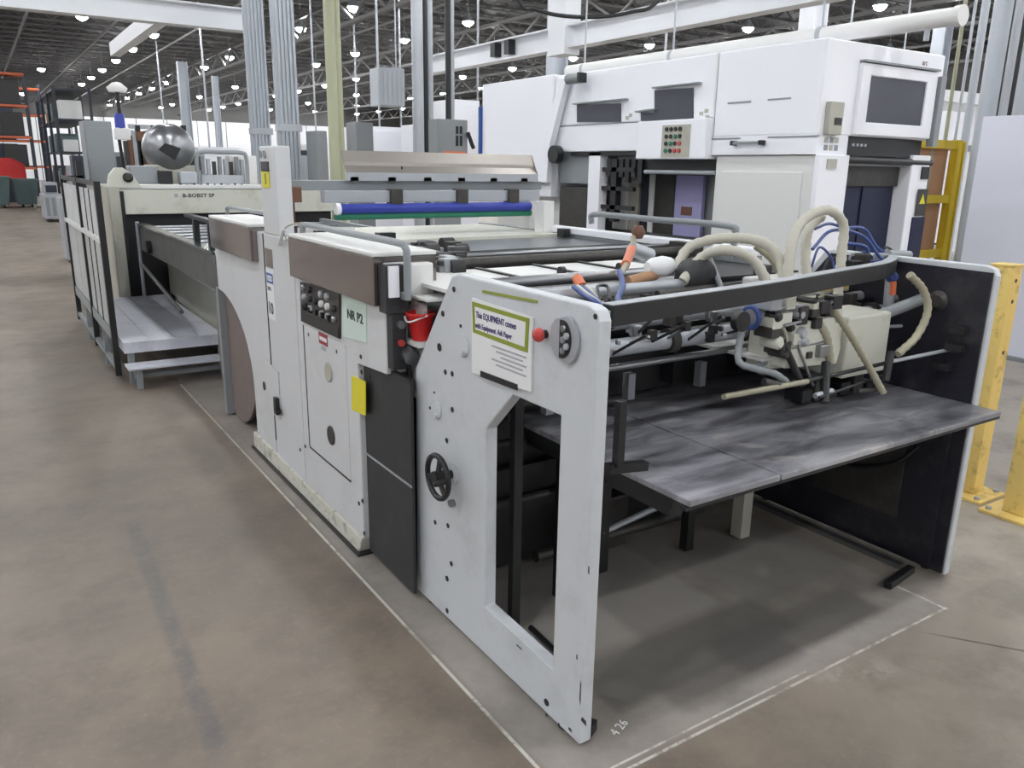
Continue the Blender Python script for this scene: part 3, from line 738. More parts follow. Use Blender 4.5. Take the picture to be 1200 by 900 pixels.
q = P(777, 312, Y=2.5); MB().lathe([(.022, -.09), (.038, -.06), (.044, 0), (.036, .04), (.015, .05)], q, 'x', 14).build('wrapped_valve', 'paper', F)
MB().cyl(P(735, 330, Y=2.45), P(768, 322, Y=2.5), .022, 10).build('brass_pipe', 'card', F)
mb = MB(); c_ = P(815, 325, Y=2.42); mb.lathe([(.02, -.05), (.075, -.05), (.085, -.02), (.085, .02), (.075, .05), (.02, .05)], c_, 'y', 18); mb.build('black_pulley', 'blackmat', F)
MB().cyl(P(770, 345, Y=2.35), P(870, 333, Y=2.35), .016, 10).build('pulley_shaft', 'grime', F)
hose([(830, 300, 2.45), (838, 318, 2.4), (845, 338, 2.3), (850, 350, 2.2)], .012, 'grey', False, 'air_line', F)

# ================================================================ INFEED UNIT (middle)
PX = 1.40
MB().box(1.60, 3.66, 3.05, 6.25, .10, 1.22).build('inner_body', 'dark', I)
# front side panel with the notch for the black plate
sp1 = MB().prism([(3.46, .10), (3.46, 1.00), (3.13, 1.02), (3.13, 1.505), (4.31, 1.505), (4.31, .10)], 'x', PX, PX+.11).build('side_panel', 'panel', I, .006)
pl_ = MB().prism([(3.50, .012), (3.46, .10), (4.31, .10), (5.36, .12), (5.36, .012)], 'x', PX-.012, PX+.10).build('plinth', 'plinth', I, .006)
MB().box(PX-.03, PX+.12, 3.47, 5.37, 0, .012).build('base_rail', 'black', I)
MB().box(PX, PX+.11, 4.32, 4.86, .10, 1.505).build('side_panel', 'panel', I, .006)
po = MB().box(PX, PX+.095, 4.56, 4.84, 1.505, 2.0).build('tall_post', 'panel', I, .01)
# upper part of the post is narrower
# rear side panel, cut away by an arch
arch = [(5.30, .12)] + [(5.30+.80*(1-math.cos(t))*.98, .45+.56*math.sin(t)) for t in [R_(90)*i/10 for i in range(11)]]
MB().prism([(4.88, .10)] + arch + [(6.09, 1.505), (4.88, 1.505)], 'x', PX, PX+.10).build('side_panel', 'panel', I, .006)
MB().box(PX-.001, PX+.09, 4.865, 4.876, .2, 1.5).build('panel_gap', 'dark', I)
# recessed lower hatch on the rear panel
MB().prism([pf(311, 421, PX-.001), pf(327, 436, PX-.001), pf(329, 492, PX-.001), pf(311, 476, PX-.001)], 'x', PX-.006, PX).build('hatch', 'panel', I, .003)
MB().lathe([(.03, 0), (.03, -.003)], (PX-.006, pf(311, 452, PX)[0], pf(311, 452, PX)[1]), 'x', 12).build('hatch_hole', 'black', I)
q = pf(327, 474, PX); MB().box(PX-.03, PX-.004, q[0]-.03, q[0]+.02, q[1]-.06, q[1]+.05).build('hatch_latch', 'black', I, .004)
MB().box(PX-.04, PX-.01, q[0]-.07, q[0]-.02, q[1]-.035, q[1]-.015).build('latch_lever', 'black', I)
# stainless boxes on top of the panels
BX = 1.355
def stain_box(y0, y1, z0=1.322, z1=1.53):
    b = MB().box(BX, BX+.30, y0, y1, z0, z1).build('control_box', 'stain', I, .004)
    MB().box(BX+.002, BX+.30, y0-.001, y1+.001, z1, z1+.018).build('box_lid', 'white2', b, .004)
    return b
stain_box(3.14, 4.255); stain_box(4.99, 6.02)
MB().box(BX+.02, BX+.12, 3.06, 3.135, 1.30, 1.50).build('end_cover', 'blackmat', I)
MB().box(1.50, 1.62, 3.10, 3.30, 1.36, 1.50).build('white_box', 'white2', I, .008)
MB().box(BX+.03, BX+.075, 3.045, 3.06, 1.37, 1.50).build('end_label', 'white', I)
MB().box(BX+.05, BX+.115, 3.07, 3.13, 1.05, 1.30).build('junction_housing', 'blackmat', I, .004)
MB().lathe([(.018, 0), (.018, -.02)], (BX+.085, 3.07, 1.25), 'y', 12).build('toggle_switch', 'steel', I)
MB().lathe([(.014, 0), (.014, -.02)], (BX+.085, 3.07, 1.17), 'y', 12).build('toggle_switch', 'redbtn', I)
# grab rails
def grab(y0, y1, x, z0, z1, r=.017):
    return MB().tube(smooth([(x, y0, z0), (x, y0, z1-.05), (x, y0+.05, z1), (x, (y0+y1)/2, z1), (x, y1-.05, z1), (x, y1, z1-.05), (x, y1, z0+.12)], 5), r, 10).build('grab_rail', 'grey', I)
MB().tube(smooth([(1.455, 4.30, 1.50), (1.455, 4.30, 1.56), (1.455, 4.25, 1.59), (1.455, 3.7, 1.59), (1.455, 3.12, 1.59), (1.455, 3.035, 1.575), (1.455, 3.02, 1.53), (1.455, 3.02, 1.36)], 5), .016, 10).build('grab_rail', 'grey', I)
MB().box(1.44, 1.47, 3.02, 3.06, 1.36, 1.39).build('rail_foot', 'grey', I)
grab(4.95, 6.06, 1.50, 1.45, 1.60, .014)
grab(3.28, 4.62, 3.70, 1.40, 1.588, .02)
# control panel with switches
cp = MB().prism([pf(354, 330, PX), pf(400, 341, PX), pf(400, 397, PX), pf(355, 376, PX)], 'x', PX-.012, PX).build('control_panel', 'grime', I, .002)
c0y, c1y = 4.17, 3.66
MB().box(PX-.016, PX-.012, 3.655, 4.185, 1.09, 1.14).build('panel_strip', 'black', cp)
rnd = random.Random(5)
for r in range(3):
    for k in range(6):
        yy = 4.12-k*.085; zz = 1.275-r*.05
        if rnd.random() < .12: continue
        mm = rnd.choice(('black', 'galv', 'steel', 'redbtn' if k < 2 else 'white2', 'black'))
        MB().lathe([(.018, 0), (.018, -.012), (.012, -.018)], (PX-.012, yy, zz), 'x', 12).build('switch_knob', mm, cp)
for k in range(5): MB().box(PX-.03, PX-.012, 4.11-k*.09, 4.135-k*.09, 1.155, 1.185).build('key_lever', 'black', cp)
# mint card with lettering, dark red sign, yellow card
mc = MB().prism([pf(402, 343, PX), pf(430, 351, PX), pf(430, 402, PX), pf(402, 394, PX)], 'x', PX-.004, PX).build('mint_card', 'mint', I)
text('lettering', 'NR P2', .062, 'darkink', mc, (PX-.0055, 3.555, 1.205), RY, UZ, bold=True, sx=1.15)
rs = MB().box(PX-.003, PX, 3.84, 3.97, 1.005, 1.065).build('warning_sticker', 'redink', I)
MB().box(PX-.0045, PX-.003, 3.855, 3.955, 1.025, 1.045).build('sticker_window', 'paper', rs)
MB().box(PX-.003, PX, 3.87, 3.94, .975, .998).build('sticker_note', 'greyink', I)
MB().prism([pf(413, 440, PX), pf(429, 447, PX), pf(429, 487, PX), pf(413, 480, PX)], 'x', PX-.004, PX).build('yellow_card', 'yelcard', I)
for (x, y) in ((423, 418), (424, 436), (395, 412), (362, 392), (398, 360), (358, 523), (352, 527), (425, 587), (421, 590), (427, 625)):
    q = P(x, y, X=PX); MB().lathe([(.011, 0), (.011, -.003)], (PX, q.y, q.z), 'x', 10).build('screw', 'black', I)
# service door outline: recessed grooves, round vents
dr = MB().box(PX-.0025, PX, 3.60, 4.205, .36, 1.06).build('service_door', 'panel', I)
MB().box(PX-.004, PX-.0005, 4.20, 4.212, .36, 1.06).build('door_gap', 'dark', I)
MB().box(PX-.004, PX-.0005, 3.60, 4.205, .352, .362).build('door_gap', 'dark', I)
for (x, y) in ((386, 436), (389, 510)):
    q = P(x, y, X=PX); MB().lathe([(.052, 0), (.052, -.006), (.044, -.008)], (PX-.0025, q.y, q.z), 'x', 20).build('round_vent', 'beige' if y < 480 else 'grime', dr)
# signs on the post
dsn = MB().box(PX-.003, PX, 4.70, 4.845, .995, 1.30).build('post_label', 'paper', I)
MB().box(PX-.004, PX-.003, 4.71, 4.835, 1.215, 1.275).build('label_header', 'blueink', dsn)
text('lettering', 'MDS', .05, 'white', dsn, (PX-.005, 4.825, 1.228), RY, UZ, bold=True)
text('lettering', '2015', .035, 'ink', dsn, (PX-.004, 4.83, 1.17), RY, UZ, sx=1.1)
text('lettering', '10', .10, 'darkink', dsn, (PX-.004, 4.835, 1.03), RY, UZ, bold=True)
MB().box(PX-.003, PX, 4.70, 4.835, 1.31, 1.42).build('post_window', 'stain', I)
yt = MB().box(PX-.004, PX, 4.66, 4.80, 1.77, 1.90).build('yellow_tag', 'yelcard', I)
MB().box(PX-.006, PX, 4.66, 4.80, 1.86, 1.915).build('tag_header', 'black', yt)
MB().box(PX-.005, PX-.004, 4.71, 4.74, 1.79, 1.85).build('tag_symbol', 'lime', yt)
MB().bar((PX-.03, 4.36, 1.56), (PX-.01, 4.52, 1.46), .02, .004).build('hanging_tag', 'paper', I)
MB().tube(smooth([(PX+.05, 4.30, 1.60), (PX, 4.34, 1.585), (PX-.02, 4.40, 1.55), (PX-.01, 4.38, 1.50)]), .004, 5).build('tag_wire', 'hose2', I)
for zz, yy in ((1.955, 4.80), (1.955, 4.72)): MB().torus((PX-.004, yy, zz), .02, .004, 'x', 14, 5).build('lifting_eye', 'galv', I)
# black gap plate between feeder and infeed
bp_ = MB().prism([(2.95, .03), (2.95, 1.03), (3.43, 1.02), (3.45, .99), (3.45, .035)], 'x', 1.425, 1.440).build('gap_plate', 'blackmat', I, .003)
MB().box(1.422, 1.426, 2.951, 3.449, .545, .555).build('plate_fold', 'galv', bp_)
MB().box(1.42, 1.445, 2.949, 3.44, 1.022, 1.034).build('plate_rim', 'black', bp_)
MB().lathe([(.012, 0), (.012, -.004)], (1.425, 3.38, .95), 'x', 10).build('plate_rivet', 'black', bp_)
# recess behind the plate: white web, pipes, coupling
MB().box(1.53, 1.55, 3.03, 3.46, .9, 1.33).build('recess_web', 'white2', I)
MB().cyl((1.50, 3.20, .95), (1.50, 3.20, 1.12), .013, 8).build('recess_pipe', 'black', I); MB().cyl((1.50, 3.12, .95), (1.50, 3.12, 1.12), .011, 8).build('recess_pipe', 'black', I)
MB().tube([(1.48, 3.30, 1.16), (1.48, 3.24, 1.15), (1.48, 3.05, 1.11)], [.03, .035, .026], 12).build('coupling', 'cream', I)
MB().cyl((1.475, 3.12, 1.125), (1.475, 3.03, 1.107), .034, 14).build('coupling_cap', 'steel', I)
MB().lathe([(.012, 0), (.012, -.004)], (1.53, 3.30, 1.0), 'x', 10).build('web_bolt', 'black', I)
# top deck: white covers and cream cross table
MB().box(1.57, 1.80, 3.30, 3.35, 1.36, 1.40).build('deck_lip', 'white2', I)
MB().box(1.60, 3.68, 4.20, 4.95, 1.385, 1.405).build('deck_plate', 'steel', I)
MB().box(1.64, 3.68, 4.95, 6.10, 1.40, 1.425).build('deck_plate', 'cream', I)
MB().box(1.9, 3.5, 4.12, 4.22, 1.36, 1.38).build('deck_slot', 'dark', I)
for k in range(9): MB().box(1.72+k*.2, 1.76+k*.2, 4.05, 4.15, 1.38, 1.42).build('gripper', ('black', 'galv')[k % 2], I)
MB().box(2.2, 2.32, 4.98, 5.05, 1.43, 1.47).build('deck_stop', 'black', I); MB().box(3.6, 3.66, 4.82, 4.9, 1.41, 1.47).build('deck_stop', 'black', I)
MB().box(1.7, 2.1, 5.15, 5.2, 1.43, 1.50).build('deck_rail', 'white2', I); MB().box(1.80, 1.86, 5.05, 5.12, 1.43, 1.49).build('deck_knob', 'black', I)
# far side panel with white top rail
MB().box(3.69, 3.77, 3.12, 6.2, .05, 1.43).build('far_panel', 'grey', I)
MB().box(3.675, 3.785, 3.12, 5.15, 1.43, 1.475).build('far_rail', 'white', I, .006)
MB().box(3.60, 3.70, 5.08, 5.2, 1.42, 1.66).build('far_end_box', 'white2', I, .008)
# roller bridge: beam, stainless hood, blue and green rollers, brackets
BY = 5.32
MB().box(1.72, 3.78, BY+.05, BY+.20, 1.735, 1.80).build('bridge_beam', 'grey', I, .004)
MB().box(1.95, 3.70, BY-.04, BY+.05, 1.655, 1.735).build('bridge_tray', 'galv', I, .004)
hd = [(BY+.0, 1.855), (BY+.05, 1.90), (BY+.055, 1.925), (BY+.09, 2.0), (BY+.10, 1.998), (BY+.065, 1.92), (BY+.06, 1.897), (BY+.01, 1.85)]
MB().prism(hd, 'x', 2.13, 3.70).build('hood_plate', 'hoodm', I)
MB().prism([(BY+.0, 1.80), (BY+.0, 1.855), (BY+.09, 2.0), (BY+.12, 2.0), (BY+.12, 1.80)], 'x', 3.70, 3.706).build('hood_end', 'hoodm', I)
MB().box(2.13, 3.70, BY+.0, BY+.025, 1.80, 1.855).build('hood_lip', 'galv', I)
MB().cyl((2.04, BY-.05, 1.615), (3.60, BY-.05, 1.615), .034, 18).build('blue_roller', 'blue', I)
MB().cyl((2.02, BY-.03, 1.565), (3.62, BY-.03, 1.565), .026, 16).build('green_roller', 'green', I)
MB().lathe([(.04, -.015), (.04, .015)], (2.03, BY-.05, 1.615), 'x', 16).build('roller_end', 'white', I)
for x in (2.42, 2.95, 3.40):
    MB().box(x, x+.09, BY-.07, BY+.02, 1.63, 1.745).build('bridge_bracket', 'grime', I, .006)
for x in (1.75, 3.72): MB().box(x-.03, x+.03, BY+.08, BY+.16, 1.42, 1.74).build('bridge_post', 'brown' if x < 2 else 'white2', I)
MB().box(1.70, 1.80, BY-.02, BY+.10, 1.66, 1.76).build('pivot_block', 'brown', I, .006)
for k in range(6): 
    x = 2.15+k*.28; MB().box(x, x+.06, BY+.0, BY+.06, 1.80, 1.825).build('hinge_tab', 'grime', I)
MB().cyl((2.55, BY+.03, 1.80), (2.55, BY+.03, 1.9), .006, 6).build('hood_stay', 'black', I)
# red bucket on the coupling ledge
RB = thing('plastic_bucket', 'small red plastic bucket tucked between the feeder and the infeed unit', 'bucket', (1.525, 3.045, 1.18))
bx_, by_ = 1.525, 3.045
prof = [(.036, .0), (.060, .105), (.066, .11), (.066, .12), (.058, .12), (.033, .01)]
MB().lathe(prof, (bx_, by_, 1.18), 'z', 20).build('pail', 'red', RB)
MB().tube(smooth([(bx_-.0, by_+.068, 1.295), (bx_-.055, by_+.035, 1.285), (bx_-.066, by_-.02, 1.265), (bx_, by_-.068, 1.295)]), .004, 6).build('bail_handle', 'paper', RB)
MB().box(1.485, 1.60, 2.99, 3.12, 1.155, 1.178).build('bucket_shelf', 'white2', I)
MB().box(1.50, 1.66, 2.93, 3.08, 1.36, 1.37).build('ledge_cover', 'white2', I)
# brush disc under the arch
MB().lathe([(.52, 0), (.52, .03), (.45, .04), (.1, .05)], (1.47, 6.02, .53), 'x', 40).build('felt_disc', 'brush', I)
MB().box(1.56, 1.60, 5.2, 6.2, .05, 1.1).build('arch_back', 'dark', I)
MB().box(1.42, 1.56, 6.20, 6.26, .012, 1.0).build('arch_post', 'grey', I)
for z in (.35, .55, .75): MB().box(1.50, 1.56, 5.32, 5.45, z, z+.14).build('cam_block', 'black', I)

# ================================================================ TRANSFER CONVEYOR
K = thing('transfer_conveyor', 'grey transfer conveyor with steel edge rail behind the access platform', 'conveyor', (2.6, 8.3, 0))
MB().box(1.50, 1.54, 6.42, 10.15, .93, 1.22).build('side_plate', 'dullgrey', K, .004)
MB().box(1.47, 1.56, 6.42, 10.15, 1.22, 1.24).build('edge_rail', 'chrome', K)
MB().lathe([(.05, -.03), (.05, .04)], (1.50, 6.45, 1.20), 'x', 16).build('rail_end_bearing', 'steel', K)
MB().box(1.56, 3.66, 6.42, 10.1, 1.10, 1.18).build('belt', 'grey', K)
for k in range(9): MB().cyl((1.57, 6.7+k*.4, 1.19), (3.65, 6.7+k*.4, 1.19), .02, 8).build('roller', 'steel', K)
gA, gB = P(205, 313, X=1.77), P(253, 341, X=1.77)
MB().prism([(gB.y-.3, .30), (gB.y-.3, gB.z), (gB.y, gB.z), (gA.y, gA.z), (gA.y, .385)], 'x', 1.765, 1.785).build('lower_guard', 'beige', K, .004)
MB().bar((1.775, gB.y, gB.z+.01), (1.775, gA.y, gA.z+.01), .035, .02).build('guard_rim', 'white2', K)
MB().box(1.86, 3.6, 6.5, 10.1, .05, .92).build('under_frame', 'dark', K)
for yy in (6.5, 7.8, 9.9): MB().box(1.80, 1.88, yy, yy+.08, 0, 1.1).build('leg', 'grey', K)
MB().box(3.64, 3.70, 6.42, 10.1, .05, 1.24).build('far_plate', 'grey', K)
for yy in (7.05, 7.6): MB().box(1.58, 1.63, yy, yy+.05, 1.2, 1.42).build('rail_post', 'black', K)
MB().box(1.575, 1.635, 6.5, 7.95, 1.42, 1.45).build('rail_top', 'black', K)
MB().box(1.52, 1.60, 9.75, 9.95, 1.00, 1.18).build('limit_switch', 'white2', K, .01)
MB().lathe([(.07, 0), (.07, -.05)], (1.50, 9.4, 1.02), 'x', 16).build('drive_pulley', 'black', K)
MB().cyl((1.47, 9.9, .78), (1.47, 7.9, .55), .02, 8).build('drag_bar', 'dullgrey', K)
MB().cyl((1.48, 10.05, .4), (1.48, 10.05, 1.25), .02, 8).build('stand_pipe', 'galv', K)
MB().box(1.79, 1.81, 9.4, 10.2, .40, .9).build('lower_guard', 'beige', K)

# ================================================================ DIE CUTTING PRESS behind
D = thing('die_cutting_press', 'cream die cutting press with long lettered cover across its front', 'machine', (2.6, 11.6, 0))
DY = 10.25
pc = MB().box(1.36, 3.95, DY, DY+.5, 1.32, 1.605).build('front_cover', 'cream', D, .006)
MB().box(1.34, 3.97, DY-.012, DY+.5, 1.608, 1.65).build('cover_top', 'white2', D, .004)
MB().box(1.36, 3.95, DY+.002, DY+.3, 1.604, 1.609).build('cover_gap', 'black', D)
q = P(214, 232, Y=DY)
text('lettering', 'B-BOBST SP', .062, 'black', pc, (q.x, DY-.002, 1.508), (1, 0, 0), UZ, bold=True, sx=1.15)
MB().box(q.x-.09, q.x-.05, DY-.003, DY-.001, 1.508, 1.55).build('logo_mark', 'greyink', pc)
MB().box(1.40, 3.9, DY+.12, DY+2.6, .05, 1.32).build('press_body', 'dark', D)
MB().box(1.36, 1.40, DY+.5, DY+2.7, .05, 1.6).build('press_side', 'beige', D)
MB().box(1.40, 3.9, DY+.5, DY+2.7, 1.32, 1.60).build('press_top', 'beige', D)
MB().box(1.25, 1.36, DY-.02, DY+.10, 0, 1.62).build('corner_column', 'beige', D)
MB().box(1.36, 1.40, DY-.03, DY+.04, 0, 1.58).build('column_strip', 'black', D)
ck = MB().prism([(1.24, 1.62), (1.60, 1.62), (1.50, 1.78), (1.42, 1.84), (1.34, 1.84), (1.27, 1.76)], 'y', DY-.02, DY+.06).build('bearing_cheek', 'cream', D, .006)
c_ = P(150, 208, Y=DY-.03)
MB().lathe([(.055, 0), (.055, -.02), (.03, -.02), (.03, -.035)], (c_.x, DY-.02, c_.z), 'y', 18).build('bearing_cap', 'grime', ck)
# polished drum with cut face, gear boxes, top frame
c_ = P(197, 174, Y=11.2)
MB().lathe([(.05, -.25), (.26, -.2), (.30, -.1), (.30, .1), (.26, .2), (.05, .25)], c_, 'y', 24).build('chrome_drum', 'steel', D)
MB().prism([(c_.x-.16, c_.z-.02), (c_.x+.02, c_.z-.14), (c_.x+.10, c_.z), (c_.x-.08, c_.z+.06)], 'y', c_.y-.27, c_.y-.21).build('drum_window', 'black', D)
MB().box(c_.x-.28, c_.x+.3, 11.0, 11.4, 1.6, c_.z-.2).build('drum_cradle', 'beige', D, .02)
a = P(160, 196, Y=10.8); MB().box(a.x-.1, a.x+.22, 10.7, 10.95, 1.65, a.z+.02).build('gear_box', 'grey', D, .02)
a = P(185, 205, Y=10.7); MB().box(a.x, a.x+.15, 10.6, 10.75, 1.65, a.z+.05).build('motor_foot', 'black', D, .01)
a = P(210, 205, Y=10.6); MB().box(a.x, a.x+.2, 10.55, 10.75, 1.65, a.z+.04).build('gear_box', 'galv', D, .02)
a = P(230, 178, Y=10.7); b_ = P(288, 178, Y=10.7)
MB().tube(smooth([(a.x, 10.7, 1.65), (a.x, 10.7, a.z-.06), (a.x+.08, 10.7, a.z), ((a.x+b_.x)/2, 10.7, a.z), (b_.x-.06, 10.7, a.z), (b_.x, 10.7, a.z-.06), (b_.x, 10.7, 1.65)], 5), .025, 8).build('hoop_handle', 'grey', D)
for k in range(8):
    MB().box(a.x+.08+k*.07, a.x+.12+k*.07, 10.85, 10.9, 1.65, a.z-.05-.03*(k % 3)).build('tooling_bar', ('grey', 'galv', 'grime')[k % 3], D)
MB().box(a.x+.05, a.x+.55, 10.75, 10.95, 1.65, 1.76).build('tooling_tray', 'galv', D)
b_ = P(268, 182, Y=10.9); MB().box(b_.x, b_.x+.35, 10.9, 11.1, 1.65, b_.z).build('white_cabinet', 'white2', D, .01)
for k in range(10):
    q = P(212+k*8, 213, Y=DY+.05); MB().lathe([(.014, 0), (.014, .02)], (q.x, DY+.08, 1.65), 'z', 8).build('knob', ('black', 'steel')[k % 2], D)
# signal mast and lever standing on the press
q = P(145, 190, Y=11.4); q2 = P(138, 152, Y=11.4)
MB().cyl((q.x, 11.4, 1.6), q2, .02, 8).build('mast', 'black', D)
q = P(140, 140, Y=11.4); MB().lathe([(.06, -.12), (.06, .05), (.04, .07)], q, 'z', 14).build('blue_beacon', 'blue', D)
MB().box(q.x-.07, q.x+.1, 11.34, 11.46, q.z-.24, q.z-.10).build('beacon_box', 'white2', D, .01)
q = P(137, 103, Y=11.4); MB().lathe([(.1, -.05), (.12, 0), (.05, .06), (.01, .07)], q, 'z', 14).build('beacon_hood', 'white2', D)
MB().cyl((q.x, 11.4, q.z-.05), (q.x, 11.4, P(140, 140, Y=11.4).z), .025, 8).build('mast', 'black', D)
for k in range(16):
    x = 147+k*4.5; y0 = 165-(k % 4)*6; q = P(x, y0, Y=12.4)
    MB().box(q.x-.03, q.x+.03, 12.36, 12.44, 1.6, q.z).build('gauge_post', ('grime', 'brown', 'galv', 'black')[k % 4], D)
q = P(150, 148, Y=12.4); b_ = P(200, 150, Y=12.4); MB().bar(q, b_, .05, .06).build('gauge_rail', 'galv', D)
q = P(160, 160, Y=12.35); b_ = P(195, 156, Y=12.35); MB().bar(q, b_, .1, .12).build('gauge_rail', 'brown', D)

# ================================================================ ACCESS PLATFORM, GUARD RAIL
A = thing('access_platform', 'grey aluminium access platform with one step beside the conveyor', 'platform', (1.2, 9, 0))
for k in range(4):
    x0 = .92+k*.205; MB().box(x0, x0+.202, 7.55, 10.2, .36, .385).build('deck_plank', 'deck', A, .003)
MB().box(.92, 1.745, 7.51, 7.55, .29, .385).build('front_apron', 'deck', A)
MB().box(.90, .92, 7.51, 10.2, .29, .385).build('side_apron', 'deck', A)
for x in (.93, 1.70):
    for yy in (7.56, 9.1, 10.1): MB().box(x, x+.05, yy, yy+.05, 0, .36).build('leg', 'grey', A)
MB().box(.89, 1.76, 7.30, 7.53, .18, .20).build('step_tread', 'deck', A, .003)
for x in (.95, 1.66): MB().box(x, x+.05, 7.33, 7.37, 0, .18).build('step_leg', 'grey', A)
for x in (.95, 1.66): MB().box(x, x+.04, 7.37, 7.54, .12, .17).build('step_bracket', 'grey', A)
MB().box(.95, 1.70, 7.42, 7.46, .08, .12).build('step_brace', 'grey', A)
G = thing('guard_rail', 'tall guard rail with black posts and pale panels along the access platform', 'guard rail', (.87, 9.3, .3))
GX = .86
for yy in (7.75, 9.2, 10.9): MB().box(GX-.025, GX+.025, yy-.03, yy+.03, .05, 1.74).build('post', 'black', G)
for yy in (8.35, 8.75): MB().box(GX-.01, GX+.01, yy-.015, yy+.015, .40, 1.66).build('mullion', 'black', G)
for y0, y1 in ((7.80, 8.33), (8.37, 8.73), (8.77, 9.16), (9.24, 10.0), (10.04, 10.86)):
    MB().box(GX-.004, GX+.004, y0, y1, .47, 1.22).build('infill_panel', 'midgrey', G); MB().box(GX-.004, GX+.004, y0, y1, 1.26, 1.66).build('infill_panel', 'panel', G)
MB().box(GX-.03, GX+.03, 7.75, 10.93, 1.22, 1.26).build('mid_rail', 'white2', G)
MB().box(GX-.02, GX+.02, 7.75, 10.93, 1.70, 1.74).build('top_rail', 'black', G)
MB().box(GX-.015, GX+.015, 7.75, 10.93, .36, .46).build('toe_board', 'grey', G); MB().box(GX-.02, GX+.02, 7.75, 10.93, .10, .14).build('bottom_rail', 'grey', G)
for yy in (8.4, 9.8): MB().box(GX-.02, GX+.03, yy, yy+.05, 0, .36).build('foot', 'grey', G)
MB().box(1.00, 1.06, 10.72, 10.78, .0, 1.9).build('end_post', 'black', G)
MB().box(.86, 1.06, 10.72, 10.78, 1.68, 1.74).build('end_rail', 'black', G)

# ================================================================ WHITE CUTTING MACHINE
Wt = thing('white_cutting_machine', 'large white enclosed cutting machine with tinted windows and dark blue curtain end', 'machine', (5.9, 6.2, 0))
WX, WY = 5.2, 3.91
def pw_(x, y): q = P(x, y, X=WX); return (q.y, q.z)
# upper hood
MB().box(WX, 6.72, WY, 4.93, 2.17, 2.83).build('hood', 'white', Wt, .012)
MB().box(WX, 5.57, WY, 4.93, 2.03, 2.172).build('hood_skirt', 'white', Wt)
MB().box(WX, 6.72, 4.94, 7.18, 2.33, 2.83).build('hood', 'white', Wt, .012)
MB().box(WX+.01, 6.72, 5.83, 7.18, 2.07, 2.325).build('hood_skirt', 'white', Wt, .01)
MB().box(WX-.07, WX+.4, 4.94, 5.80, 1.995, 2.325).build('control_box', 'white', Wt, .012)
# lower body, near end
MB().box(WX+.03, 5.56, WY-.02, 4.90, 0, 2.025).build('lower_body', 'white2', Wt, .01)
MB().box(WX+.018, WX+.03, 4.02, 4.82, .25, 1.90).build('body_panel', 'white2', Wt, .004)
MB().box(WX, 5.56, WY-.04, WY, 1.0, 2.03).build('end_pilaster', 'white', Wt, .006)
# end face: black head rail, grey roller, blue curtain, right post
MB().box(5.575, 6.60, WY+.03, WY+.3, 2.03, 2.165).build('head_rail', 'black', Wt)
MB().cyl((5.5, WY+.02, 2.0), (6.75, WY+.02, 1.99), .028, 12).build('end_bar', 'black', Wt)
for k in range(4): MB().box(5.66+k*.05, 5.69+k*.05, WY+.02, WY+.03, 2.10, 2.12).build('rail_light', 'galv', Wt)
MB().box(5.56, 6.45, WY+.10, WY+.14, 1.80, 2.02).build('shutter_box', 'grime', Wt)
MB().cyl((5.57, WY+.08, 1.985), (6.45, WY+.08, 1.985), .03, 12).build('shutter_roller', 'galv', Wt)
for k in range(4):
    x0 = 5.57+k*.22; MB().box(x0, x0+.215, WY+.12+.01*(k % 2), WY+.14+.01*(k % 2), .05, 1.80).build('curtain_strip', 'bluecurtain', Wt)
MB().box(6.46, 6.72, WY, WY+.35, 0, 2.05).build('end_post', 'white', Wt, .01)
MB().box(6.56, 6.74, WY-.01, WY+.3, 0, 1.55).build('post_cladding', 'bluecurtain', Wt)
MB().box(6.60, 6.70, WY-.014, WY-.001, 1.86, 1.96).build('post_screen', 'black', Wt)
MB().box(6.58, 6.72, WY-.016, WY-.011, 1.56, 1.78).build('post_keypad', 'grime', Wt)
MB().prism([(6.61, 1.66), (6.69, 1.66), (6.65, 1.74)], 'y', WY-.02, WY-.016).build('warning_triangle', 'yelcard', Wt)
# end door with window
wdoor = MB().prism([(5.60, 2.18), (6.60, 2.18), (6.60, 2.69), (5.60, 2.69)], 'y', WY-.035, WY, [[(5.715, 2.275), (6.46, 2.275), (6.46, 2.605), (5.715, 2.605)]]).build('end_door', 'white', Wt, .008)
MB().box(5.715, 6.46, WY-.02, WY-.012, 2.275, 2.605).build('window_pane', 'glass', wdoor)
MB().box(5.60, 6.60, WY-.05, WY-.001, 2.695, 2.71).build('door_gutter', 'grey', wdoor)
MB().box(6.61, 6.68, WY-.06, WY, 2.12, 2.66).build('door_hinge_post', 'grey', wdoor)
text('lettering', 'arc', .06, 'brown', Wt, (6.40, WY-.002, 2.735), (1, 0, 0), UZ)
# keypad on the corner and little stickers
kp = MB().box(5.29, 5.40, WY-.05, WY-.041, 1.93, 2.0).build('sticker_plate', 'beige', Wt)
kb = MB().box(5.26, 5.42, WY-.045, WY-.001, 2.17, 2.40).build('corner_keypad', 'beige', Wt, .006)
MB().box(5.32, 5.40, WY-.05, WY-.045, 2.24, 2.29).build('keypad_switch', 'black', kb)
for k in range(6):
    MB().box(5.29+.06*(k % 3), 5.33+.06*(k % 3), WY-.005, WY-.001, 2.06+.055*(k//3), 2.10+.055*(k//3)).build('pictogram', ('grey', 'beige')[k % 2], Wt)
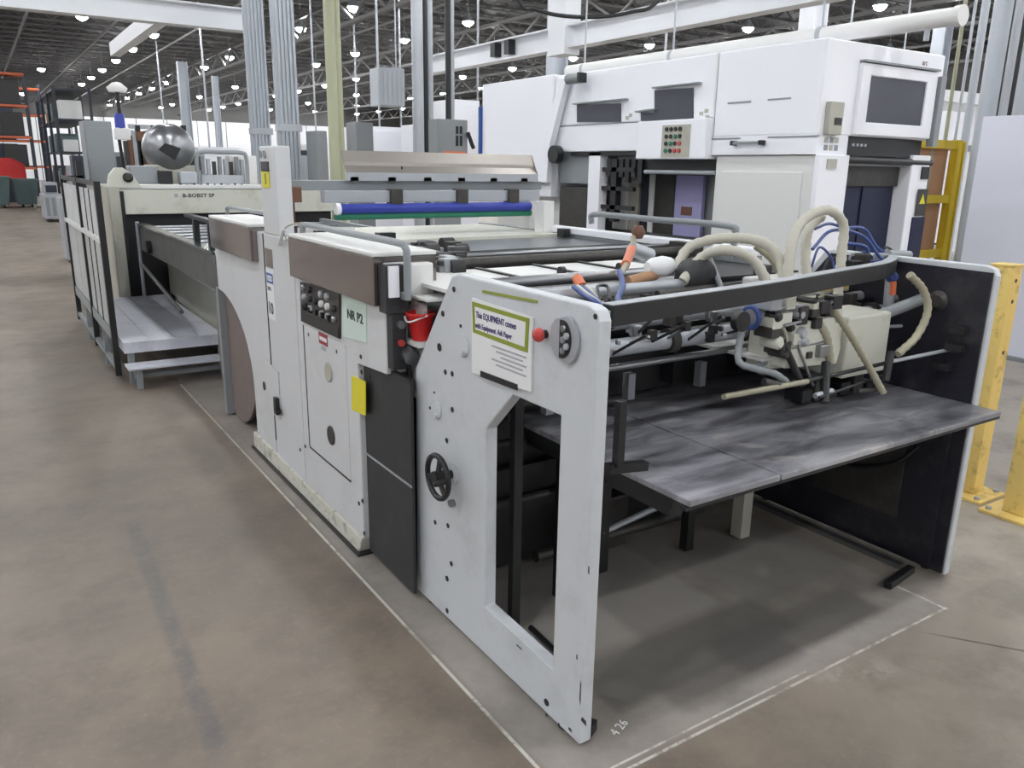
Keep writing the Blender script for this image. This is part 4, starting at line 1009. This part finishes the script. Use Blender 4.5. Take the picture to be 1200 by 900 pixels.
# left face: windows with gutters, stepped window, handle, slots
w1 = MB().prism([pw_(677, 123), pw_(728, 121), pw_(728, 143), pw_(677, 143)], 'x', WX-.012, WX-.001).build('tinted_window', 'glass', Wt)
MB().bar(P(673, 122, X=WX-.03), P(734, 116, X=WX-.03), .05, .012).build('window_gutter', 'grey', w1)
w2 = MB().prism([pw_(768, 106), pw_(813, 103), pw_(813, 142), pw_(752, 142), pw_(752, 132), pw_(768, 132)], 'x', WX-.012, WX-.001).build('tinted_window', 'glass', Wt)
MB().bar(P(766, 103, X=WX-.03), P(820, 97, X=WX-.03), .05, .012).build('window_gutter', 'grey', w2)
MB().bar(P(746, 131, X=WX-.03), P(768, 128, X=WX-.03), .05, .012).build('window_gutter', 'grey', w2)
for (x, y) in ((822, 133), (829, 137), (822, 141), (828, 130), (735, 138), (739, 135)):
    q = pw_(x, y); MB().box(WX-.004, WX, q[0]-.02, q[0]+.02, q[1]-.015, q[1]+.015).build('pictogram', 'beige', Wt)
def slot(xa, xb, y, nm='slot', m='grey'):
    a = pw_(xa, y); b = pw_(xb, y); MB().box(WX-.004, WX-.0005, b[0], a[0], a[1]-.006, a[1]+.006).build(nm, m, Wt)
slot(853, 880, 121); slot(900, 927, 117); slot(833, 868, 163, 'panel_seam'); slot(900, 960, 161, 'panel_seam')
a = pw_(862, 168); b = pw_(895, 169)
MB().box(WX-.05, WX-.03, b[0], a[0], a[1]-.012, a[1]+.012).build('pull_handle', 'grey', Wt, .004)
for yy in (a[0], b[0]): MB().box(WX-.05, WX, yy-.015, yy+.015, a[1]-.018, a[1]+.018).build('handle_foot', 'black', Wt)
MB().box(WX-.004, WX-.0005, 4.928, 4.942, 2.03, 2.83).build('hood_seam', 'white2', Wt)
# keypad on the control box
kx = WX-.07
MB().box(kx-.006, kx-.0005, 5.12, 5.46, 2.01, 2.28).build('button_panel', 'beige', Wt)
for r in range(4):
    for k in range(4):
        mm = 'redbtn' if (r == 3 and k > 1) or (r == 2 and k == 3) else ('green' if (r + k) % 3 == 0 and r else 'black')
        MB().lathe([(.018, 0), (.018, -.012)], (kx-.006, 5.40-k*.055, 2.245-r*.06), 'x', 10).build('push_button', mm, Wt)
# opening under the hood
MB().box(WX+.45, 6.7, 4.91, 7.1, 0, 2.0).build('core_body', 'grey', Wt)
MB().box(WX+.1, WX+.44, 4.92, 5.82, 1.86, 1.99).build('carriage', 'black', Wt)
MB().cyl((WX+.06, 4.92, 1.885), (WX+.06, 5.80, 1.885), .02, 10).build('carriage_bar', 'galv', Wt)
for (pa, pb, mm, nm) in ((715, 740, 'white2', 'inner_door'), (741, 752, 'beige', 'guide_rail'), (755, 763, 'rackblue', 'guide_rail'), (764, 770, 'white2', 'guide_rail'), (771, 794, 'grime', 'inner_post'), (795, 827, 'lilac', 'inner_screen')):
    ya, yb = P(pb, 225, X=WX+.42).y, P(pa, 225, X=WX+.42).y
    MB().box(WX+.38, WX+.42, ya, yb, 1.3, 1.86).build(nm, mm, Wt)
ya, yb = P(810, 245, X=WX+.37).y, P(798, 245, X=WX+.37).y
MB().box(WX+.37, WX+.38, ya, yb, P(800, 252, X=WX+.37).z, P(800, 242, X=WX+.37).z).build('screen_note', 'brown', Wt)
MB().box(WX+.02, WX+.12, 6.42, 6.60, 0, 2.06).build('frame_post', 'white', Wt)
MB().box(WX+.06, WX+.4, 6.60, 7.15, 1.75, 2.05).build('cam_unit', 'grey', Wt, .01); MB().box(WX+.04, WX+.4, 6.62, 7.1, .2, 1.72).build('cam_unit', 'grime', Wt)
MB().box(WX+.02, WX+.3, 5.85, 6.90, 2.03, 2.065).build('skirt_shadow_strip', 'black', Wt)  # black strip drawn as the shade under the hood skirt
for k in range(6):
    yy = 5.85+k*.09; MB().box(WX+.06, WX+.10, yy, yy+.06, 1.78+.05*(k % 2), 2.0).build('gripper_block', 'black', Wt)
for z in (1.88, 1.70, 1.52): MB().box(WX+.05, WX+.09, 5.95, 6.42, z, z+.04).build('gripper_rail', 'black', Wt)
MB().box(WX+.05, WX+.12, 6.2, 6.28, 1.4, 2.0).build('gripper_column', 'black', Wt)
# delivery end block, with slanted white nose guard
MB().box(WX+.0, 6.72, 7.22, 8.66, 1.60, 2.85).build('delivery_block', 'white', Wt, .012)
MB().box(WX+.2, 6.6, 7.25, 8.6, 0, 1.60).build('delivery_base', 'white2', Wt, .01)
ng = [pw_(672, 92), pw_(664, 92), pw_(644, 165), pw_(624, 214), pw_(648, 214), pw_(652, 170)]
MB().prism(ng, 'x', WX-.09, WX-.02).build('nose_guard', 'white', Wt, .006)
q = P(673, 93, X=WX-.06); MB().cyl((q.x-.05, q.y+.04, q.z), (q.x-.03, q.y-.18, q.z), .05, 14).build('beacon', 'grey', Wt); MB().box(q.x-.1, q.x, q.y-.2, q.y-.17, q.z-.045, q.z+.045).build('beacon_cap', 'black', Wt)
q = P(652, 181, X=WX-.06); MB().lathe([(.09, -.05), (.09, .03), (.05, .04)], q, 'x', 16).build('hand_knob', 'black', Wt)
MB().box(WX-.03, WX+.05, 8.66, 8.70, 1.9, 2.6).build('blue_strip', 'blueink', Wt)


# ventilation duct over the white machine
V = thing('ventilation_duct', 'long round white duct running over the white cutting machine', 'duct', (5.9, 5.6, 3.0))
MB().cyl((5.9, 3.38, 2.97), (5.9, 7.9, 2.985), .062, 18).build('duct_pipe', 'white2', V)
MB().cyl((5.9, 3.35, 2.97), (5.9, 3.40, 2.97), .07, 18).build('end_cap', 'white2', V)
for yy in (4.5, 6.2, 7.6):
    MB().cyl((5.9, yy, 3.03), (5.9, yy, RH-.6), .01, 6).build('hanger_rod', 'galv', V); MB().lathe([(.068, -.02), (.068, .02)], (5.9, yy, 2.978), 'y', 16).build('duct_band', 'galv', V)
for yy in (3.6, 5.4): MB().cyl((5.9, yy, 2.832), (5.9, yy, 2.92), .02, 8).build('duct_foot', 'galv', V)

# ================================================================ RIGHT: yellow posts, sheet partition, rack, pipes
def guard_post(x, y, h, rz, label):
    t = thing('guard_post', label, 'post', (x, y, 0), 'yellow guard posts', rz)
    def loc(mb, n, m, bv=.006):
        mw = Matrix.Translation((x, y, 0)) @ Matrix.Rotation(rz, 4, 'Z'); mb.v = [tuple(mw @ Vector(v)) for v in mb.v]
        return mb.build(n, m, t, bv)
    loc(MB().box(-.06, .06, -.06, .06, .02, h), 'upright', 'yellow')
    loc(MB().box(-.15, .15, -.15, .15, 0, .018), 'base_plate', 'yellow', .003)
    loc(MB().box(-.065, .065, -.065, .065, h, h+.012), 'top_cap', 'yellow', .003)
    for i in (-1, 1):
        for j in (-1, 1): loc(MB().lathe([(.016, .018), (.016, .035)], (i*.11, j*.11, 0), 'z', 6), 'anchor_bolt', 'galv', 0)
    for z in (h-.08, h-.2, h-.5): loc(MB().lathe([(.012, -.0615), (.012, -.06)], (0, 0, z), 'y', 10), 'bolt_hole', 'black', 0)
g1 = P(1134, 577, Z=0); g2 = P(1192, 603, Z=0)
guard_post(g1.x, g1.y, 1.40, 0, 'chipped yellow guard post standing right behind the feeder side frame')
guard_post(g2.x, g2.y, 1.5, 0, 'chipped yellow guard post standing clear of the feeder in the walkway')
SP = thing('sheet_partition', 'tall plain pale grey partition sheet beside the yellow guard posts', 'partition', (9.05, 3.4, 0))
MB().box(9.05, 9.09, 1.2, 4.76, .04, 2.50).build('sheet', 'tarp', SP, .004)
for yy in (1.25, 3.0, 4.65): MB().box(9.10, 9.16, yy, yy+.06, 0, 2.45).build('upright', 'grey', SP)
MB().box(8.99, 9.16, 1.2, 4.76, 0, .04).build('foot_rail', 'grey', SP)
# yellow pallet cage with cardboard boxes
YK = thing('yellow_rack', 'yellow steel rack holding cardboard cartons behind the white machine', 'rack', (9.9, 6.3, 0))
x0, x1, y0, y1 = 9.35, 10.42, 5.75, 6.85
for x in (x0, x1):
    for yy in (y0, y1): MB().box(x-.05, x+.05, yy-.05, yy+.05, 0, 2.32).build('upright', 'rackyel', YK)
for z in (.42, .92, 1.6, 2.26):
    for yy in (y0, y1): MB().box(x0, x1, yy-.03, yy+.03, z-.05, z+.05).build('beam', 'rackyel', YK)
    if z < 2: MB().box(x0, x1, y0, y1, z, z+.04).build('shelf', 'grey', YK)
MB().bar((x1+.08, y0-.04, .5), (x1+.08, y0-.04, 2.3), .05, .03).build('brace', 'rackyel', YK)
def carton(x, y, z, w, d, h, label):
    t = thing('cardboard_carton', label, 'carton', (x+w/2, y+d/2, z), 'cartons in the yellow rack')
    MB().box(x, x+w, y, y+d, z, z+h).build('box', 'card', t, .006)
    MB().box(x+w*.45, x+w*.55, y-.002, y+d+.002, z+.01, z+h+.002).build('tape', 'hose2', t)
carton(x0+.26, y0+.05, 1.64, .72, .9, .58, 'brown cardboard carton on the upper shelf of the yellow rack')
carton(x0+.26, y0+.05, .96, .72, .9, .60, 'brown cardboard carton on the middle shelf of the yellow rack')
# grey machine column behind the partition
CM = thing('switch_column', 'dark switch column with white handle beside the yellow rack', 'switchgear', (10.9, 5.2, 0))
MB().box(10.75, 11.0, 5.05, 5.3, 0, 2.0).build('cabinet', 'rackblue', CM, .01)
MB().box(10.72, 10.75, 5.1, 5.2, 1.8, 2.2).build('bracket', 'black', CM); MB().box(10.70, 10.78, 5.04, 5.1, 1.55, 1.75).build('handle', 'white', CM, .01)
# upright conduit bundle at the right edge
for k, (px, r, m_) in enumerate(((1166, .10, 'column'), (1176, .035, 'black'), (1184, .06, 'galv'), (1193, .03, 'black'), (1203, .07, 'column'), (1212, .04, 'galv'))):
    q = P(px, 70, Y=5.2+.08*k)
    tag(MB().tube([(q.x, q.y, .0), (q.x, q.y, 3), (q.x, q.y, RH-.05)], r, 10).build('conduit_pipe', m_),
        ('thick pale grey conduit pipe', 'thin black conduit pipe', 'bright galvanised conduit pipe', 'slim black conduit pipe', 'pale grey conduit pipe', 'slender galvanised conduit pipe')[k]+' rising behind the pale grey partition sheet', 'pipe', 'conduit bundle behind the partition')
q = P(1160, 60, Y=6.2); q2 = P(1230, 60, Y=6.2)
CT = thing('cable_riser', 'black vertical cable riser behind the conduit pipes', 'riser', ((q.x+q2.x)/2, 6.3, 0))
MB().box(q.x+.15, q2.x, 6.2, 6.25, 0, RH-1.8).build('back_plate', 'black', CT)
for k in range(5): MB().box(q.x+.15, q2.x, 6.17, 6.2, 1+k*1.2, 1.06+k*1.2).build('strap', 'grey', CT)
for k, px in enumerate((1126, 1138, 1150)):
    q = P(px, 40, Y=7.5+k*.4)
    tag(MB().cyl((q.x, q.y, 0), (q.x, q.y, RH-.05), (.03, .025, .07)[k], 8).build('conduit_pipe', ('olive', 'galv', 'column')[k]),
        ('thin olive conduit pipe', 'thin galvanised conduit pipe', 'thick pale grey conduit pipe')[k]+' rising between the yellow rack and the white machine', 'pipe')
BM = thing('white_lintel', 'white horizontal beam and rails high behind the yellow rack', 'beam', (17, 11, 0))
MB().box(14, 21, 11, 11.2, 3.55, 3.8).build('upper_beam', 'beamw', BM); MB().box(14, 21, 11, 11.1, 2.45, 2.6).build('lower_rail', 'grey', BM)
for x in (14.2, 20.8): MB().box(x-.1, x+.1, 11, 11.2, 0, 3.55).build('post', 'beamw', BM)

# ================================================================ OVERHEAD: runway beams, conduits, drops
RB1 = thing('runway_beam', 'white overhead runway beam carried above the white cutting machine', 'beam', (10.8, 17, 4.5))
def ibeam(t, a, b, h, w, m='beamw'):
    a = Vector(a); b = Vector(b)
    MB().bar(a, b, .03, h).build('web', m, t)
    for s_ in (-1, 1): MB().bar(a+Vector((0, 0, s_*h/2)), b+Vector((0, 0, s_*h/2)), w, .035).build('flange', m, t)
ibeam(RB1, (10.8, 8, 4.55), (10.8, 21.5, 4.55), .42, .3)
q = P(667, 30, Y=14.6); MB().box(10.55, 10.95, 14.3, 14.9, 4.2, RH-1.7).build('hanger_post', 'beamw', RB1)
for yy in (16.5, 17.1): MB().box(10.6, 10.78, yy, yy+.2, 4.42, 4.72).build('end_clamp', 'black', RB1)
RB2 = thing('runway_beam', 'white overhead beam crossing the aisle above the press', 'beam', (3, 16.4, 4.5))
ibeam(RB2, (-6, 17.2, 4.62), (5.2, 17.2, 4.62), .38, .3)
MB().bar((3.3, 17.2, 4.55), (3.3, 23, 4.55), .22, .3).build('side_arm', 'beamw', RB2)
for x in (-4, 1.2): MB().cyl((x, 17.2, 4.8), (x, 17.2, RH-.6), .02, 6).build('hanger_rod', 'galv', RB2)
cable = [P(608, 0, Y=9), P(625, 10, Y=9), P(655, 18, Y=9), P(700, 20, Y=9), P(740, 14, Y=9), P(772, 0, Y=9)]
cable = [cable[0]+Vector((-.6, 0, .9))] + cable + [cable[-1]+Vector((.6, 0, .9))]
tag(MB().tube(smooth(cable, 6), .025, 8).build('festoon_cable', 'black'), 'thick black festoon cable looping under the roof above the white machine', 'cable')

def riser(px, py, Y, r, m, label, z0=0.0, z1=RH-.05, n=10):
    q = P(px, py, Y=Y)
    return tag(MB().tube([(q.x, Y, z0), (q.x, Y, 2), (q.x, Y, z1)], r, n).build('conduit_pipe', m), label, 'pipe')
riser(387, 60, 11.6, .075, 'olive', 'thick olive conduit pipe rising behind the stainless hood')
riser(396, 60, 11.75, .045, 'olive', 'thin olive conduit pipe beside the thick olive one')
riser(489, 60, 14.5, .11, 'galv', 'thick galvanised conduit pipe behind the hood, leftmost of its bundle')
riser(498, 60, 14.7, .06, 'black', 'black conduit pipe in the galvanised bundle behind the hood')
riser(503, 60, 14.9, .07, 'galv', 'galvanised conduit pipe on the outer side of the bundle behind the hood')
riser(525, 60, 12.9, .05, 'black', 'black conduit pipe rising from the grey switch box')
riser(530, 60, 13.0, .035, 'galv', 'thin galvanised conduit pipe rising from the grey switch box')
riser(560, 60, 20, .03, 'galv', 'thin conduit pipe dropping behind the white delivery block')
for k, (px, yy) in enumerate(((442, 24), (452, 30), (468, 26), (588, 22), (781, 16), (857, 18), (996, 14), (163, 30), (235, 36), (262, 34), (365, 28), (610, 30), (415, 36), (275, 40), (182, 48), (1010, 17), (1062, 16))):
    riser(px, 40, yy, .03 if yy < 30 else .04, 'galv', None, 2.0 if k % 2 else 0.0, RH-.001, 6)
    o = bpy.context.scene.collection.objects[-1]
    tag(o, 'thin galvanised dropper pipe %s' % ('hanging from the roof and ending above the machines' if k % 2 else 'running from the roof down to the floor'), 'pipe', 'dropper pipes under the roof'); o.name = 'dropper_pipe'
# hanging grey banner box
a = P(445, 78, Y=24); b = P(475, 125, Y=24)
HB = thing('hanging_heater', 'pale grey unit heater hung on rods in the hall', 'heater', ((a.x+b.x)/2, 24.4, b.z))
MB().box(a.x, b.x, 24, 24.8, b.z, a.z).build('casing', 'column', HB, .03)
for k in range(5): MB().box(a.x+.1+k*.15, a.x+.13+k*.15, 23.98, 24, b.z+.08, a.z-.08).build('louvre', 'galv', HB)
for x in (a.x+.1, b.x-.1): MB().cyl((x, 24.4, a.z-.02), (x, 24.4, RH-.6), .02, 6).build('hanger_rod', 'galv', HB)

# grey switch box behind the hood
q0 = P(513, 139, Y=12.5); q1 = P(548, 180, Y=12.5)
SB = thing('switch_box', 'grey switch box with black marks beside the white delivery block', 'switchgear', ((q0.x+q1.x)/2, 12.6, 0))
MB().box(q0.x, q1.x, 12.5, 12.85, q1.z-.3, q0.z).build('cabinet', 'grey', SB, .01)
MB().box(q0.x+.08, q1.x-.08, 12.6, 12.8, 0, q1.z-.3).build('stand', 'grey', SB)
for (x, ya, yb) in ((535.5, 148, 157), (540, 148, 157), (535.5, 159, 171), (540, 159, 171)):
    a = P(x, ya, Y=12.5); b = P(x, yb, Y=12.5); MB().bar(a+Vector((0, -.008, 0)), b+Vector((0, -.008, 0)), .012, .045, (1, 0, 0)).build('black_mark', 'black', SB)
MB().bar(P(548, 155, Y=12.45), P(552, 166, Y=12.45), .05, .05).build('lever', 'black', SB); MB().bar(P(551, 164, Y=12.45), P(555, 174, Y=12.45), .05, .05).build('lever', 'black', SB)
MB().box(q0.x+.1, q1.x-.05, 12.48, 12.5, q1.z-.06, q1.z+.03).build('orange_label', 'orange', SB)
# cabinets and low machines in the hall behind
def cabinet(px0, px1, py, Y, label, m, d=.6, door=True, name='electrical_cabinet'):
    a = P(px0, py, Y=Y); b = P(px1, py, Y=Y)
    t = thing(name, label, 'cabinet', ((a.x+b.x)/2, Y+d/2, 0))
    MB().box(a.x, b.x, Y, Y+d, .05, a.z).build('body', m, t, .01); MB().box(a.x+.03, b.x-.03, Y+.03, Y+d-.03, 0, .05).build('plinth', 'black', t)
    if door:
        w_ = b.x-a.x
        MB().box(a.x+.04*w_, b.x-.04*w_, Y-.02, Y-.001, .15, a.z-.1).build('door', m, t, .006)
        MB().box(a.x+.82*w_, a.x+.87*w_, Y-.05, Y-.02, a.z*.5, a.z*.5+.15).build('door_handle', 'black', t)
    return t
cabinet(97, 130, 141, 14.5, 'tall grey electrical cabinet standing behind the guard rail', 'grey')
cabinet(84, 97, 182, 14.0, 'narrow dark electrical cabinet beside the tall grey one', 'rackblue', .4)
cabinet(70, 93, 232, 17.7, 'low pale grey cabinet at the aisle side past the guard rail', 'galv', .8)
cabinet(370, 383, 153, 13.5, 'grey framed cabinet beside the olive conduit pipe', 'grey', .5)
cabinet(417, 437, 143, 18, 'grey electrical cabinet behind the stainless hood', 'grey', .6)
cabinet(437, 482, 148, 20, 'white machine enclosure behind the stainless hood', 'white', 1.2, True, 'machine_enclosure')
cabinet(484, 512, 146, 19, 'white machine enclosure nearest the galvanised conduit bundle', 'white', .7, True, 'machine_enclosure')
cabinet(530, 562, 116, 15.6, 'white machine enclosure beside the grey switch box', 'white', 1.5, True, 'machine_enclosure')
cabinet(350, 372, 182, 15, 'low grey cabinet between the ribbed column and the framed cabinet', 'galv', .5)
cabinet(232, 282, 172, 30, 'white machine enclosure far behind the hoop handle', 'white', 2, True, 'machine_enclosure')
cabinet(1112, 1150, 130, 12.5, 'white enclosure behind the yellow rack', 'white', 1.5, True, 'machine_enclosure')
# left far: red tank, green skips, racking
def skip_bin(px0, px1, pyb, pyt, m, label, name):
    g = P((px0+px1)/2, pyb, Z=0); a = P(px0, pyb, Y=g.y); b = P(px1, pyb, Y=g.y); h = P(px0, pyt, Y=g.y).z
    t = thing(name, label, 'container', ((a.x+b.x)/2, g.y+.7, 0))
    x0, x1, y0, y1 = a.x, b.x, g.y, g.y+1.4
    MB().prism([(x0+.12, .12), (x1-.12, .12), (x1, h), (x0, h), ], 'y', y0, y1).build('body', m, t, .02)
    MB().box(x0-.04, x1+.04, y0-.04, y1+.04, h, h+.08).build('rim', m, t)
    n = 6
    for k in range(n):
        xx = x0+.2+(x1-x0-.4)*k/(n-1); MB().box(xx-.03, xx+.03, y0-.05, y0, .15, h).build('stiffener', m, t)
    for x in (x0+.3, x1-.3): MB().lathe([(.1, -.04), (.1, .04)], (x, y0+.2, .1), 'x', 12).build('castor', 'black', t)
    return t
skip_bin(-30, 16, 244, 209, 'bingreen', 'grey-green waste skip in the far aisle under the red tank', 'waste_skip')
skip_bin(18, 48, 243, 212, 'bingreen', 'grey-green waste skip in the far aisle nearest the shelving', 'waste_skip')
g = P(10, 200, Y=44.5)
RT = thing('red_tank', 'bright red rounded tank behind the grey-green waste skips', 'tank', (g.x, 45, 0))
a = P(-30, 205, Y=44.5); b = P(31, 205, Y=44.5); h = P(10, 185, Y=44.5).z
MB().prism([(a.x, a.z-.3), (b.x, a.z-.3), (b.x, h-.3), (b.x-.5, h), (a.x, h)], 'y', 44.5, 46).build('tank', 'red', RT, .08)
MB().box(a.x+.2, b.x-.2, 44.7, 45.8, 0, a.z-.3).build('stand', 'rackblue', RT)
def pallet_rack(x0, x1, Y, h, label):
    t = thing('pallet_rack', label, 'rack', ((x0+x1)/2, Y+.6, 0))
    n = max(2, int((x1-x0)/2.7)+1)
    for k in range(n):
        x = x0+(x1-x0)*k/(n-1)
        for yy in (Y, Y+1.1): MB().box(x-.06, x+.06, yy-.05, yy+.05, 0, h).build('upright', 'rackblue', t)
    for j in range(int(h/1.6)):
        z = 1.5+j*1.6
        for yy in (Y, Y+1.1): MB().box(x0, x1, yy-.06, yy-.02, z-.06, z+.06).build('beam', 'rackorange', t)
        MB().box(x0, x1, Y, Y+1.1, z+.06, z+.09).build('decking', 'dark', t)
    return t, n
rnd = random.Random(11)
for r, (x0, x1, Y, h, lb) in enumerate(((-9, 2.9, 52, 6.4, 'dark blue pallet rack with orange beams behind the red tank'), (-9, 4.2, 62, 6.6, 'farther dark blue pallet rack with orange beams toward the white wall'))):
    pallet_rack(x0, x1, Y, h, lb)
    for j in range(3):
        for k in range(9):
            x = x0+.2+k*1.29; z = 1.5+j*1.6+.09; hh = .8+rnd.random()*.55; mm = rnd.choice(('dark', 'rackblue', 'dark', 'grime'))
            o = MB().box(x, x+1.1, Y+.1, Y+1.0, z, z+hh).build('pallet_load', mm, None, .03)
            tag(o, '%s wrapped pallet load on the %s of the %s' % (dict(dark='black', rackblue='blue-black', grime='dark grey')[mm], ('lower beams', 'middle beams', 'top beams')[j], ('nearer pallet rack', 'farther pallet rack')[r]), 'load', 'loads on the pallet racks')
# open shelving and catwalk beside the far aisle
SH = thing('steel_shelving', 'tall dark steel shelving frame along the far aisle', 'shelving', (2.6, 41, 0))
for yy in (36, 39, 42, 45):
    for x in (2.9, 4.1): MB().box(x-.05, x+.05, yy-.05, yy+.05, 0, 4.6).build('upright', 'rackblue', SH)
for z in (.9, 2.2, 3.4, 4.5): MB().box(2.9, 4.1, 36, 45, z, z+.06).build('shelf', 'rackblue', SH)
rnd = random.Random(2)
for k in range(16):
    z = (.96, 2.26, 3.46)[k % 3]; yy = 36.4+(k//3)*1.6+(k % 3)*.2; s_ = .35+rnd.random()*.3
    mm = rnd.choice(('galv', 'card', 'white2', 'grime', 'bingreen'))
    o = MB().box(3.1, 3.1+s_*1.3, yy, yy+s_*1.4, z, z+s_*1.2).build('stock_box', mm, None, .02)
    tag(o, 'small %s stock box on the %s of the steel shelving' % (dict(galv='silver grey', card='brown', white2='white', grime='dark grey', bingreen='grey-green')[mm], ('low shelf', 'middle shelf', 'upper shelf')[k % 3]), 'box', 'stock boxes on the steel shelving')
# hall machines in the distance, between the columns
def hall_machine(px0, px1, py, Y, m, label):
    a = P(px0, py, Y=Y); b = P(px1, py, Y=Y); w_ = b.x-a.x
    t = thing('hall_machine', label, 'machine', ((a.x+b.x)/2, Y+.8, 0))
    MB().box(a.x, b.x, Y, Y+1.6, .1, a.z*.7).build('base', m, t, .02); MB().box(a.x+.15*w_, b.x-.2*w_, Y+.2, Y+1.4, a.z*.7, a.z).build('head', m, t, .02)
    MB().box(a.x+.2*w_, b.x-.25*w_, Y+.17, Y+.2, a.z*.75, a.z*.93).build('screen', 'glass', t)
    for k in range(3): MB().box(a.x+(.1+.3*k)*w_, a.x+(.28+.3*k)*w_, Y-.02, Y, .2, a.z*.62).build('door', 'grey', t)
    for x in (a.x+.1, b.x-.1): MB().box(x-.06, x+.06, Y+.1, Y+.25, 0, .1).build('foot', 'black', t)
hall_machine(48, 72, 214, 30, 'galv', 'small galvanised machine at the aisle edge in front of the shelving')
hall_machine(150, 200, 172, 24, 'white2', 'white machine in the hall behind the chrome drum')
hall_machine(205, 250, 176, 26, 'galv', 'grey machine in the hall behind the hoop handle')
hall_machine(345, 372, 168, 22, 'white2', 'white machine in the hall past the ribbed columns')
hall_machine(130, 160, 178, 34, 'grey', 'grey machine in the hall past the tall grey cabinet')
